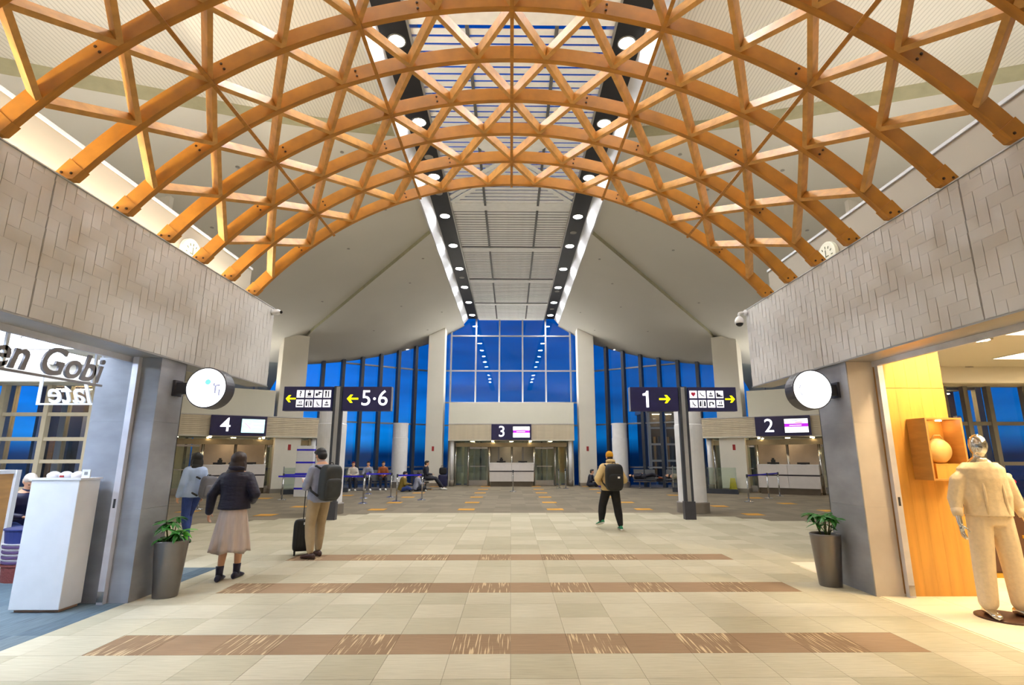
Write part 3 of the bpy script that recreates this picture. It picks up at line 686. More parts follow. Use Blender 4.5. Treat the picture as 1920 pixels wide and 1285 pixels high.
# ================================================================ GATES
ang = math.radians(33.69)
GATES = {'3': ((0.02, 29.2), 0.), '4': ((-11.70, 23.17), ang), '2': ((11.78, 23.1), -ang)}
def lcl(t, name, mat, *a): return bx(name, mat, t, *a)
WH = {'3': 'under the tall gable window', '4': 'facing the woman in the padded jacket', '2': 'facing the plant by the beige-edged pillar'}
def gate(num):
    (gx_, gy_), rz = GATES[num]; W = 3.42
    t = thing('gate_portal', 'cream portal with louvred band and steel frames '+WH[num], 'gate', (gx_, gy_, 0), rz)
    # header: smooth upper box, trim and louvre slats (local -y faces the hall)
    sgn = {'3': 0, '4': 1, '2': -1}[num]
    u0, u1 = (-W, W) if not sgn else ((-W, 1.35) if sgn > 0 else (-1.35, W))
    lcl(t, 'upper_fascia', 'cream', u0, u1, 0, 1.45 if not sgn else .9, 3.32, 4.47)
    lcl(t, 'trim', 'frame_light', -W, W, -.02, .05, 3.27, 3.32); lcl(t, 'added_uplight_tray', 'frame_light', u0+.4, u1-.4, .5, .8, 4.47, 4.48); lcl(t, 'added_uplight_tube', 'gate_fill_light', u0+.45, u1-.45, .53, .77, 4.48, 4.50)  # uplights added on the header tops to brighten the hall ceiling
    lcl(t, 'louvre_back', 'frame_beige', -W, W, .02, .3, 2.45, 3.27)
    sl = MB().add([(-W, -.012, 0), (W, -.012, 0), (W, .012, .075), (-W, .012, .075), (-W, .03, 0), (W, .03, 0), (W, .03, .075), (-W, .03, .075)],
                  [(0,1,2,3),(7,6,5,4),(1,0,4,5),(3,2,6,7),(0,3,7,4),(2,1,5,6)]).mesh('louvre_slat', 'frame_beige')
    for k in range(10): obj('louvre_slat', sl, t, (0, 0, 2.455+.081*k))
    lcl(t, 'soffit', 'cream', -W, W, .0, 1.6, 2.40, 2.45)
    # white end posts with grey shoes
    for s in (-1, 1):
        if sgn and s == -sgn and False: continue
        MB().lathe([(.11, .32), (.11, 2.40)], (s*3.22, .3, 0), 20).build('end_post', 'vent_white', t, True)
        MB().lathe([(.14, 0), (.14, .30), (.12, .32)], (s*3.22, .3, 0), 20).build('post_shoe', 'skirting_grey', t, True)
    # steel lintel and silver uprights
    lcl(t, 'lintel', 'steel_gold', -3.05, 3.05, .45, .75, 2.08, 2.30)
    for u in (-3.05, -2.35, -1.2, .03, 1.25, 2.4, 3.05):
        MB().cyl((u, .5, 0), (u, .5, 2.08), .055, n=16).build('upright', 'steel', t, True)
    lcl(t, 'clerestory_glass', 'glass_rail', -3.05, 3.05, .58, .59, 2.30, 2.40)
    # glazed doors either side of the counter
    for s in (-1, 1):
        a, b = sorted((s*1.32, s*2.32))
        dr = lcl(t, 'glass_door', 'glass_rail', a, b, .60, .612, .12, 2.05)
        lcl(dr, 'door_rail', 'steel', a, b, .585, .625, .02, .30); lcl(dr, 'door_rail', 'steel', a, b, .585, .625, 1.98, 2.06)
        lcl(dr, 'door_handle', 'steel', a+.08, b-.08, .54, .57, 1.02, 1.06)
        a, b = sorted((s*2.42, s*3.0)); lcl(t, 'side_glass', 'glass_rail', a, b, .60, .612, .05, 2.08)
    # lobby behind: stone wall, side returns, floor light
    lcl(t, 'lobby_wall', 'stone_wall', -1.5, 1.5, 1.9, 2.0, 0, 2.4)
    lcl(t, 'lobby_wall', 'cream', -3.35, -1.5, 2.9, 3.0, 0, 2.4); lcl(t, 'lobby_wall', 'frame_beige', 1.5, 3.35, 2.9, 3.0, 0, 2.4)
    for s in (-1, 1):
        lcl(t, 'lobby_return', 'cream', s*3.4-.05, s*3.4+.05, .75, 3.0, 0, 2.4)
        lcl(t, 'lobby_post', 'frame_beige', s*2.75-.07, s*2.75+.07, 1.8, 1.95, 0, 2.4)
        lcl(t, 'lobby_post', 'frame_dark', s*1.75-.05, s*1.75+.05, 1.9, 2.0, 0, 2.4)
    lcl(t, 'lobby_ceiling', 'cream', -3.45, 3.45, .8, 3.0, 2.4, 2.45)
    for u in (-2.2, 0, 2.2): MB().lathe([(.10, 0), (.10, -.02)], (u, 1.3, 2.40), 16).build('lobby_lamp', 'lamp_spot', t)
    for u in (-1.02, 1.04): MB().lathe([(.045, 0), (.05, -.05), (.03, -.06)], (u, .1, 2.40), 14).build('spot_lamp', 'lamp_spot', t)
    # counter
    M4 = Matrix.Rotation(rz, 4, 'Z')
    p = M4 @ V((0.02, .1, 0))
    c = thing('gate_counter', 'white check-in counter with a dark belt line '+WH[num], 'counter', (gx_+p.x, gy_+p.y, 0), rz)
    lcl(c, 'plinth', 'kick_brown', -1.12, 1.12, -.12, .30, 0, .26)
    for a, b in ((-1.18, -.005), (.005, 1.18)):
        MB().add([(a, -.16, .26), (b, -.16, .26), (b, .32, .26), (a, .32, .26), (a, -.20, .76), (b, -.20, .76), (b, .32, .76), (a, .32, .76)],
                 [(3,2,1,0),(4,5,6,7),(0,1,5,4),(1,2,6,5),(2,3,7,6),(3,0,4,7)]).build('lower_panel', 'counter_white', c)
        lcl(c, 'upper_panel', 'counter_white', a, b, -.20, .30, .82, 1.21)
    lcl(c, 'belt_line', 'counter_line', -1.18, 1.18, -.205, .32, .76, .82)
    lcl(c, 'top', 'panel_white', -1.19, 1.19, -.21, .33, 1.21, 1.235)
    for q, u in enumerate((-.55, .62)):
        p = M4 @ V((u, .2, 0))
        mo = thing('monitor', ('left' if q == 0 else 'right')+' low black monitor standing on the gate '+num+' counter', 'monitor', (gx_+p.x, gy_+p.y, 1.235), rz)
        mo['label'] = ('black monitor with a raised scanner on the counter ' if q == 0 else 'plain low black monitor on the counter ')+WH[num]
        bx('back_shell', 'case_black', mo, -.24, .24, 0, .04, .01, .09); bx('foot', 'case_black', mo, -.1, .1, -.05, .1, 0, .012)
        if q == 0: bx('scanner', 'case_black', mo, -.08, .10, .0, .03, .09, .2); bx('scanner_head', 'case_black', mo, -.04, .06, -.02, .03, .2, .27)
    # number sign with screen
    p = M4 @ V((0, -.13, 0))
    s = thing('gate_sign', {'3': 'dark navy gate sign with white numeral three and a purple-banded screen', '4': 'dark navy gate sign with white numeral four and a pale cyan screen', '2': 'dark navy gate sign with white numeral two and a purple-banded screen'}[num], 'sign', (gx_+p.x, gy_+p.y, 2.44), rz)
    bx('sign_box', 'sign_navy', s, -1.08, 1.08, -.02, .10, 0, .84)
    t3 = obj('numeral', TEXT[num], s, (-.52, -.03, .42)); t3.scale = (.82, 1, .82)
    bx('screen_bezel', 'case_black', s, .06, 1.02, -.03, -.02, .1, .74)
    scm = 'screen_cyan' if num == '4' else 'screen_white'
    sc = bx('screen', scm, s, .09, .99, -.034, -.03, .13, .71)
    if num == '4':
        m_ = MB()
        for i in range(12):
            a_, b_ = i*math.pi/6, (i+.7)*math.pi/6
            m_.bar((.33+.15*math.cos(a_), -.037, .42+.15*math.sin(a_)), (.33+.15*math.cos(b_), -.037, .42+.15*math.sin(b_)), .02, .004, (0, 1, 0))
        m_.bar((.23, -.037, .52), (.43, -.037, .32), .025, .004, (0, 1, 0)); m_.build('prohibition_mark', 'screen_pink', s)
        bx('text_line', 'screen_white', s, .52, .92, -.037, -.034, .5, .54); bx('text_line', 'screen_white', s, .52, .86, -.037, -.034, .36, .4)
    else:
        bx('purple_band', 'screen_purple', s, .09, .99, -.037, -.034, .37, .51); bx('white_text_line', 'screen_white', s, .28, .74, -.039, -.037, .42, .45)
        bx('pink_text_line', 'screen_pink', s, .5, .8, -.037, -.034, .53, .57); bx('grey_text_line', 'round_grey', s, .34, .62, -.037, -.034, .62, .65)
    return t
for n_ in GATES: gate(n_)
# glass crowd barriers beside gates 2 and 4
for sx in (-1, 1):
    t = thing('glass_barrier', 'low glass barrier with a dark foot '+('near the information stand' if sx < 0 else 'near the yellow floor sign'), 'barrier', (sx*8.5, 24.0, 0), -sx*math.radians(33.7)*1.)
    for k in range(3):
        bx('glass_panel', 'glass_rail', t, -1.35+.92*k, -1.35+.92*k+.88, -.006, .006, .2, 1.1)
        bx('post', 'steel', t, -1.38+.92*k, -1.35+.92*k, -.02, .02, 0, 1.15)
    bx('foot_channel', 'frame_dark', t, -1.4, 1.4, -.05, .05, 0, .2)

# ================================================================ SIGN TOTEMS
def arrow(parent, x, z, d, s, y):
    m_ = MB()
    poly = [(-1, .16), (.35, .16), (-.05, .72), (.38, .72), (1, 0), (.38, -.72), (-.05, -.72), (.35, -.16), (-1, -.16)]
    m_.loft([[(x+d*px*s, yy, z+pz*s) for px, pz in (poly if d > 0 else poly[::-1])] for yy in (y, y-.006)])
    m_.build('arrow', 'sign_yellow', parent)
def icon(parent, x, z, kind, y):
    s = .1
    ic = bx('pictogram', 'pictogram_white', parent, x-s, x+s, y-.004, y, z-s, z+s)
    m_ = MB(); Y = y-.006
    def B(x0, x1, z0, z1): m_.box(x+x0*1.15-(.004 if abs(x1-x0) < .03 else 0), x+x1*1.15+(.004 if abs(x1-x0) < .03 else 0), Y, y-.004, z+z0*1.15, z+z1*1.15)
    mat = 'icon_ink'
    if kind == 'q':
        o = obj('glyph', TEXT['q_ink'], ic, (x, y-.005, z)); o.scale = (.2, .1, .2); return
    if kind == 'man_woman':
        B(-.07, -.03, -.06, .04); m_.lathe([(.018, 0), (.018, .002)], (x-.05, y-.004, z+.06), 10, 'y'); B(.03, .07, -.06, .04); m_.lathe([(.018, 0), (.018, .002)], (x+.05, y-.004, z+.06), 10, 'y'); B(-.004, .004, -.08, .08)
    elif kind == 'fork': B(-.04, -.02, -.07, .07); B(.02, .04, -.07, .07); B(-.05, -.01, .02, .07)
    elif kind == 'smoke': B(-.07, .07, -.06, -.03); B(.02, .035, -.01, .06); B(-.02, -.005, .0, .05)
    elif kind == 'wheel':
        m_.bar((x-.03, Y, z+.06), (x-.01, Y, z-.02), .02, .003, (0, 1, 0)); m_.bar((x-.01, Y, z-.02), (x+.06, Y, z-.06), .02, .003, (0, 1, 0))
        for i in range(8): a_ = i*math.pi/4; m_.obox((x-.01+.04*math.cos(a_), Y, z-.04+.04*math.sin(a_)), (.008, 0, 0), (0, .002, 0), (0, 0, .008))
    elif kind == 'heart':
        mat = 'icon_red'; m_.loft([[(x+px, yy, z+pz) for px, pz in ((0, -.06), (.06, .01), (.05, .05), (.02, .06), (0, .04), (-.02, .06), (-.05, .05), (-.06, .01))] for yy in (y-.004, y-.007)])
    elif kind == 'lounge': m_.bar((x-.06, Y, z+.05), (x-.01, Y, z-.02), .022, .003, (0, 1, 0)); m_.bar((x-.02, Y, z-.02), (x+.06, Y, z-.05), .02, .003, (0, 1, 0))
    elif kind == 'stair': B(-.07, .07, -.06, -.03); B(-.07, .02, -.03, 0); B(-.07, -.03, 0, .04)
    elif kind == 'tap': B(-.05, .04, .02, .045); B(-.05, -.03, -.06, .02); B(.02, .06, -.02, .03)
    elif kind == 'cup': B(-.04, .04, -.04, .03); B(-.06, .06, -.07, -.055); B(-.01, .01, .04, .08)
    elif kind == 'luggage': B(-.06, -.01, -.05, .02); B(.0, .03, -.03, .06); B(.02, .07, .02, .05)
    else: B(-.05, .05, -.05, -.02); B(-.03, .03, .0, .03); m_.lathe([(.016, 0), (.016, .002)], (x, y-.004, z+.055), 10, 'y')
    m_.build('glyph', mat, ic)
def totem(sx):
    y = 14.2; x = sx*4.6
    t = thing('sign_post', 'grey post carrying '+('gates 5·6 and facility signs with left arrows' if sx < 0 else 'gate 1 and facility signs with right arrows'), 'sign', (x, y, 0))
    MB().bbox(-.12, .12, -.07, .07, 0, 3.42, .012).build('post', 'frame_dark', t) 
    bx('post_inset', 'steel', t, -.05, .05, -.074, -.07, .4, 3.4); bx('post_shoe', 'drum_dark', t, -.14, .14, -.09, .09, 0, .45)
    for s in (-1, 1):
        x0, x1 = sorted((s*.14, s*1.42))
        pn = bx('sign_panel', 'sign_navy', t, x0, x1, -.10, .10, 2.76, 3.40)
        bx('panel_edge', 'aluminium', pn, x0-.008 if s < 0 else x1, x0 if s < 0 else x1+.008, -.10, .10, 2.76, 3.40)
        yf = -.101; mid = (x0+x1)/2; zc_ = 3.08
        if s == sx:      # outer panel: pictograms
            kinds = (['q', 'cup', 'luggage', 'fork', 'smoke', 'man_woman', 'wheel', 'person'] if sx < 0 else ['heart', 'lounge', 'person', 'stair', 'wheel', 'man_woman', 'tap', 'smoke'])
            xs0 = x0+(.44 if sx < 0 else .13)
            for i in range(8): icon(pn, xs0+.235*(i % 4), zc_+(.125 if i < 4 else -.125), kinds[i], yf)
            arrow(pn, x0+.19 if sx < 0 else x1-.17, zc_, sx, .13, yf)
        else:
            if sx < 0:
                arrow(pn, x0+.26, zc_, -1, .15, yf)
                for dx, ch in ((.62, '5'), (1.06, '6')):
                    o = obj('numeral', TEXT[ch], pn, (x0+dx, yf-.005, zc_)); o.scale = (.58, .5, .58)
                MB().lathe([(.035, 0), (.035, .006)], (x0+.84, yf, zc_), 16, 'y').build('middle_dot', 'sign_white', pn)
            else:
                m1 = MB(); m1.loft([[(x0+.42+a*.40, yy, zc_+b*.40) for a, b in ((.17, -.55), (.17, .55), (.04, .55), (-.02, .42), (-.22, .36), (-.22, .23), (.0, .23), (.0, -.55))] for yy in (yf, yf-.006)]); m1.build('numeral', 'sign_white', pn)
                arrow(pn, x0+.92, zc_, 1, .15, yf)
    return t
totem(-1); totem(1)

# white displacement-air columns
for (x, y, nm) in ((-5.22, 15.75, 'white round air column behind the gates 5·6 sign post'), (5.3, 16.0, 'white round air column behind the gate 1 sign post'),
                   (-5.8, 28.3, 'white round air column by the window between seats and gate 3'), (5.72, 28.3, 'white round air column behind the walker in the yellow cap')):
    t = thing('air_column', nm, 'column', (x, y, 0))
    MB().lathe([(.40, .30), (.40, 2.5), (.385, 2.52), (.385, 3.2), (.40, 3.2), (.40, 3.28), (.1, 3.29)], n=32).build('shell', 'vent_white', t, False)
    MB().lathe([(.46, 0), (.46, .28), (.42, .30)], n=32).build('base_collar', 'skirting_grey', t)
# stanchions with blue belts
def stanchion(x, y, label, belt_to=None, h=.95):
    t = thing('stanchion', label, 'stanchion', (x, y, 0), group=None)
    MB().lathe([(.16, 0), (.16, .012), (.13, .025), (.03, .05)], n=20).build('base_plate', 'steel', t, True)
    MB().lathe([(.026, .03), (.026, h-.07)], n=14).build('pole', 'steel', t, True)
    MB().lathe([(.034, h-.09), (.034, h), (.02, h+.006)], n=14).build('cassette', 'frame_dark', t, True)
    if belt_to:
        q = V((belt_to[0]-x, belt_to[1]-y, 0)); 
        MB().bar((0, 0, h-.045), (q.x, q.y, h-.045), .004, .055).build('belt', 'belt_blue', t)
A = [(-5.05, 18.9), (-5.64, 21.2), (-6.07, 23.5), (-4.72, 21.7), (-4.09, 19.75), (-3.29, 20.4)]
stanchion(*A[0], 'chrome belted queue post just behind the air column of the gates 5·6 sign', (-8.0, 18.9)); stanchion(*A[1], 'chrome queue post with blue belt in front of the seated three', A[3])
stanchion(*A[2], 'chrome queue post closest to the bench of three sitters', A[1]); stanchion(*A[3], 'chrome queue post where the blue belts of the seated three end')
stanchion(*A[4], 'chrome queue post joined by blue belt to the one before the floor sitter', A[5]); stanchion(*A[5], 'chrome queue post directly before the olive-jacketed floor sitter')
stanchion(-8.48, 20.5, 'chrome queue post with blue belt beside the white information stand', (-7.28, 20.9)); stanchion(-7.28, 20.9, 'chrome queue post behind the man reading a paper')
stanchion(-9.53, 16.95, 'chrome queue post beside the woman in the pale blue top'); stanchion(.1, 25.2, 'single chrome queue post before the gate 3 counter')
stanchion(2.42, 27.6, 'chrome queue post closest to the gate 3 glass door, one of a pair'); stanchion(2.72, 27.2, 'chrome queue post paired with the one at the gate 3 glass door')
stanchion(8.42, 19.4, 'chrome queue post with blue belt at the open end of the gate 2 queue', (9.9, 21.0)); stanchion(9.9, 21.0, 'chrome queue post in the middle of the gate 2 queue', (10.84, 22.05))
stanchion(10.84, 22.05, 'chrome queue post against the gate 2 counter')

# ================================================================ BENCHES
def bench(x, y, rz, n, label):
    t = thing('bench_seat', label, 'bench', (x, y, 0), rz)
    w_ = .56*n
    bx('beam', 'bench_steel', t, -w_/2, w_/2, -.03, .05, .30, .36)
    for s in (-1, 1):
        m_ = MB(); ux = s*(w_/2-.3); m_.box(ux-.03, ux+.03, -.02, .04, .04, .30); m_.bar((ux, -.3, .03), (ux, .3, .03), .06, .04); m_.build('leg', 'bench_steel', t)
    for k in range(n):
        u = -w_/2+.56*k+.28
        m_ = MB(); m_.add([(u-.25, -.28, .42), (u+.25, -.28, .42), (u+.25, .2, .39), (u-.25, .2, .39), (u-.25, -.28, .46), (u+.25, -.28, .46), (u+.25, .2, .43), (u-.25, .2, .43)], [(3,2,1,0),(4,5,6,7),(0,1,5,4),(1,2,6,5),(2,3,7,6),(3,0,4,7)]); m_.build('seat', 'seat_grey', t)
        m_ = MB(); m_.add([(u-.25, .18, .44), (u+.25, .18, .44), (u+.25, .22, .44), (u-.25, .22, .44), (u-.25, .32, .92), (u+.25, .32, .92), (u+.25, .35, .92), (u-.25, .35, .92)], [(3,2,1,0),(4,5,6,7),(0,1,5,4),(1,2,6,5),(2,3,7,6),(3,0,4,7)]); m_.build('backrest', 'seat_grey', t)
    for k in range(n+1):
        u = -w_/2+.56*k
        MB().tube([(u, -.24, .44), (u, -.24, .64), (u, .1, .66), (u, .22, .60)], .016, 6).build('armrest', 'bench_steel', t)
bench(-6.8, 26.35, math.radians(18), 4, 'grey beam bench with three sitters behind the blue belts'); bench(-4.2, 26.4, math.radians(75), 2, 'short grey beam bench with the man in black on it')
bench(6.75, 27.5, math.radians(-12), 2, 'grey beam bench with someone lying under dark cloth'); bench(8.5, 26.9, math.radians(-20), 3, 'grey beam bench with someone asleep in patterned clothes')
# wet-floor sign, info stand, suitcase
t = thing('floor_sign', 'yellow wet-floor sign in front of the gate 2 glass barrier', 'sign', (9.9, 24.3, 0))
for s in (-1, 1): MB().add([(-.14, s*.13, 0), (.14, s*.13, 0), (.10, s*.02, .62), (-.10, s*.02, .62), (-.14, s*.12, 0), (.14, s*.12, 0), (.10, s*.01, .62), (-.10, s*.01, .62)], [(0,1,2,3),(7,6,5,4),(0,4,5,1),(1,5,6,2),(2,6,7,3),(3,7,4,0)]).build('leaf_panel', 'sign_yellow_floor', t)
t = thing('information_stand', 'white information stand with blue bands behind the man with the paper', 'stand', (-8.35, 22.2, 0))
MB().bbox(-.34, .34, -.12, .12, 0, 2.0, .01).build('body', 'panel_white', t)
for z in (.28, .85, 1.3, 1.8): bx('blue_band', 'belt_blue', t, -.345, .345, -.125, .12, z, z+.07)

# ================================================================ ROUND LIGHT BOXES, CAMERAS
for sx, y, x in ((-1, 6.70, 3.80), (1, 6.80, 3.86)):
    t = thing('round_sign', 'round white light-box sign on an arm from the pillar beside the '+('white plinth' if sx < 0 else 'golden wood panel'), 'sign', (sx*x, y, 2.43))
    r = .255
    MB().lathe([(r-.012, .0), (r, .0), (r, .20), (r-.01, .205), (r-.012, .10)], (0, .12, 0), 40, 'y').build('drum', 'drum_dark', t, False)
    MB().lathe([(.01, .198), (r-.014, .198), (r-.014, .203), (.01, .205)], (0, .12, 0), 40, 'y').build('lit_face', 'round_face', t)
    a, b = sorted((sx*(r-.02), sx*(4.23-x))); bx('arm', 'drum_dark', t, a, b, -.03, .07, -.07, .07)
    a, b = sorted((sx*(4.20-x), sx*(4.228-x))); bx('wall_plate', 'drum_dark', t, a, b, -.06, .10, -.10, .10)
    if sx < 0:
        MB().lathe([(.035, 0), (.035, .002)], (.02, -.085, .07), 14, 'y').build('printed_mark', 'round_mark', t)
        m_ = MB()
        for px_, pz, w_, h_ in ((.12, -.02, .012, .05), (.15, .03, .025, .012), (.17, -.06, .01, .04), (.10, .04, .01, .02)): m_.box(px_-w_, px_+w_, -.087, -.085, pz-h_, pz+h_)
        m_.build('printed_mark', 'round_grey', t)
    else:
        m_ = MB()
        for a0 in (2.5, 3.5):
            for k in range(4):
                a_ = a0+k*.13; b_ = a_+.13; m_.bar((-.06+.11*math.cos(a_), -.087, .0+.10*math.sin(a_)), (-.06+.11*math.cos(b_), -.087, .10*math.sin(b_)), .010, .003, (0, 1, 0))
        m_.build('printed_mark', 'round_grey', t)
def cctv(x, y, z, sx):
    t = thing('security_camera', ('white dome security camera on a bent arm from the pale fascia corner' if sx > 0 else 'stubby white security camera on the brownish fascia corner'), 'camera', (x, y, z))
    if sx > 0:
        MB().lathe([(.055, 0), (.055, .02), (.03, .04)], n=16).build('wall_boss', 'camera_white', t, True).matrix_local = Matrix.Translation((.13, 0, .13)) @ Matrix.Rotation(-math.pi/2, 4, 'Y')
        MB().tube([(.13, 0, .13), (.04, 0, .13), (.008, 0, .12), (0, 0, .09), (0, 0, .05)], .02, 10).build('arm', 'camera_white', t, True)
        MB().lathe([(.025, .06), (.06, .03), (.078, -.02), (.078, -.06), (.07, -.07)], n=24).build('housing', 'camera_white', t, True)
        MB().ell((0, 0, -.065), .064, .064, .06, 20, 10).build('dome', 'camera_dome', t, True)
    else:
        MB().lathe([(.05, 0), (.05, .10), (.035, .14), (.012, .15)], n=18).build('housing', 'camera_white', t, True).matrix_local = Matrix.Translation((-.06, 0, 0)) @ Matrix.Rotation(math.pi/2, 4, 'Y')
        MB().ell((.09, 0, 0), .03, .028, .028, 12, 8).build('lens', 'camera_dome', t, True)
cctv(4.06, 9.1, 3.97, 1); cctv(-4.14, 9.05, 4.07, -1)

# ================================================================ PLANTS
lv = MB()
LN = [(0, .0), (.25, .32), (.5, .42), (.75, .28), (1, 0)]
for k, (s, w_) in enumerate(LN):
    z = -.35*s*s
    lv.v += [(-w_*.5, s, z-.05*w_), (0, s, z+.03), (w_*.5, s, z-.05*w_)]
lv.f = [q for k in range(4) for q in ((3*k, 3*k+1, 3*k+4, 3*k+3), (3*k+1, 3*k+2, 3*k+5, 3*k+4))]
leaf_me = lv.mesh('leaf', 'leaf', True); leaf2_me = lv.mesh('leaf', 'leaf_new', True)
def plant(x, y, label, seed, bright):
    rnd = random.Random(seed)
    t = thing('potted_plant', label, 'plant', (x, y, FZ))
    MB().lathe([(.125, 0), (.13, .01), (.178, .60), (.183, .62), (.175, .625), (.168, .60), (.163, .55)], n=36).build('pot', 'pot_steel', t, True)
    MB().lathe([(.168, .53), (.168, .56), (.05, .575)], n=24).build('soil', 'soil', t, True)
    for k in range(11):
        a_ = k*2.4+rnd.random(); r_ = .04+.13*rnd.random(); hgt = .06+.24*rnd.random()
        top = V((r_*math.cos(a_), r_*math.sin(a_), .58+hgt)); base = V((.04*math.cos(a_), .04*math.sin(a_), .56))
        st = MB().tube([base, (base+top)/2+V((0, 0, .04)), top], [.007, .006, .004], 6).build('stem', 'stem', t, True)
        for q in range(7):
            b_ = a_+q*math.pi/3.5+rnd.uniform(-.3, .3); L_ = rnd.uniform(.11, .17)
            if abs(x+top.x-math.sin(b_)*L_) > 4.21 or abs(x+top.x) > 4.15: continue
            o = obj('leaf', leaf2_me if (bright and k == 0) else leaf_me, t, top)
            o.rotation_euler = (rnd.uniform(-.5, .35), rnd.uniform(-.3, .3), b_); o.scale = (L_*.85, L_, L_)
plant(-4.0, 6.66, 'leafy green plant in a tapered metal pot by the grey pillar and blue carpet', 3, True); plant(4.02, 7.1, 'leafy green plant in a tapered metal pot by the right-hand pillar near the wood panel', 8, False)
[o for o in COL.objects if o.name == 'potted_plant.001'][0]['label'] = 'leafy green plant in a tapered metal pot standing before the pillar with beige edge slabs'

# ================================================================ LEFT SHOP
t = thing('white_plinth', 'tall white display plinth standing on the blue carpet', 'plinth', (0, 0, FZ))
MB().bbox(-5.2, -4.68, 6.0, 6.3, .03, 1.335, .004).build('body', 'panel_white', t); bx('top', 'panel_white', t, -5.215, -4.665, 5.99, 6.31, 1.335, 1.355); bx('recessed_foot', 'shelf_pink', t, -5.17, -4.71, 6.04, 6.29, 0, .03)
for k, (x, lab) in enumerate(((-5.09, 'white domed sweet box at the outer end of the plinth top'), (-4.955, 'white domed sweet box with a red label in the middle of the plinth top'), (-4.825, 'white domed sweet box beside the small framed card'))):
    b = thing('domed_box', lab, 'box', (x, 6.15, 1.355+FZ)); MB().lathe([(.062, 0), (.066, .03), (.058, .045), (.03, .065), (.012, .07)], n=24).build('dome', 'dome', b, True)
    if k == 1: bx('label', 'red_sign', b, -.022, .022, -.068, -.058, .006, .028)
c = thing('framed_card', 'small white framed card standing on the plinth', 'card', (-4.72, 6.12, 1.355+FZ)); bx('frame', 'panel_white', c, -.045, .045, 0, .012, 0, .09); bx('print', 'poster_grey', c, -.018, .018, -.002, 0, .03, .065)
# hanging letters of the shop sign
g = thing('shop_letters', 'hanging grey cut-out letters reading en Gobi at the shop opening', 'sign', (-4.62, 5.30, 2.36))
o = obj('letters', TEXT['gobi'], g, (0, 0, .16)); o.rotation_euler = (0, 0, math.pi/2)
bx('base_bar', 'letter_grey', g, -.012, .012, -.75, .70, 0, .022)
for yy in (-.5, .57): bx('hanger', 'letter_white', g, -.012, .012, yy-.014, yy+.014, .02, .45)
h = thing('script_letters', 'white script letters late seen mirrored from behind', 'sign', (-6.75, 8.2, 2.36))
obj('letters', TEXT['late'], h, (.02, 0, .17)); bx('base_bar', 'letter_white', h, -.50, .42, -.012, .012, 0, .025); bx('hanger', 'letter_white', h, -.50, -.46, -.012, .012, .02, .86); bx('hanger', 'letter_white', h, .38, .42, -.012, .012, .02, .86)
# peach panel by the shop window
tag(bx('sunblind', 'peach', None, -12.9, -11.55, 11.85, 11.9, 2.5, 3.14), 'peach blind panel at the head of the blue-carpeted shop window', 'blind')
# open shelf unit at the far end of the shop
s = thing('shelf_unit', 'white framed open shelf unit with wooden side in the blue-carpeted shop', 'shelf', (-7.72, 7.3, FZ), math.radians(0))
bx('side_panel', 'wood_box', s, .72, .75, 0, .5, 0, 1.35); bx('side_panel', 'wood_box', s, -.8, -.77, 0, .5, 0, 1.35)
for z in (.02, .42, .82): bx('shelf', 'shelf_pink', s, -.77, .72, 0, .5, z, z+.03)
bx('top', 'panel_white', s, -.82, .77, -.01, .51, 1.35, 1.40); bx('front_frame', 'panel_white', s, .75, .79, -.02, .09, 0, 1.40); bx('rear_frame', 'panel_white', s, .75, .79, .44, .51, 0, 1.40); bx('back_panel', 'shelf_pink', s, -.77, .72, .48, .5, 0, 1.35)
for k, (x, w_, hgt) in enumerate(((.45, .10, .20), (.62, .07, .15), (.25, .09, .22), (.02, .1, .18))):
    b = thing('gift_box', ('pale green', 'small white', 'tall white', 'squat white')[k]+' gift box on the middle shelf of the shelf unit', 'box', (-7.72+x, 7.42, .85+FZ)); bx('carton', ('basket_white', 'panel_white', 'dome', 'panel_white')[k], b, -w_/2, w_/2, -.04, .06, 0, hgt); bx('lid', 'panel_white', b, -w_/2-.004, w_/2+.004, -.044, .064, hgt, hgt+.02)
# stack of baskets
z = FZ
for k, (hgt, mt, lab) in enumerate(((.22, 'basket_brown', 'brown woven basket at the bottom of the stack in the blue-carpeted shop'), (.065, 'basket_white', 'white tray directly on the brown basket'), (.065, 'basket_white', 'second white tray up from the brown basket'), (.065, 'basket_white', 'third white tray up from the brown basket'), (.065, 'basket_white', 'white tray directly under the navy tub'), (.18, 'basket_navy', 'glossy navy tub at the top of the tray stack'))):
    b = thing('stacked_tray' if k else 'woven_basket', lab, 'tray' if k else 'basket', (-6.42, 7.55, z))
    r = .24+.006*k
    MB().lathe([(r-.02, 0), (r, hgt*.9), (r+.012, hgt*.9), (r+.012, hgt-.002), (r-.01, hgt-.002)], n=28).build('shell', mt, b, False)
    if 0 < k < 5: MB().lathe([(r-.004, hgt*.1), (r+.004, hgt*.2), (r+.006, hgt*.55), (r-.001, hgt*.6)], n=28).build('purple_stripe', 'basket_purple', b)
    z += hgt

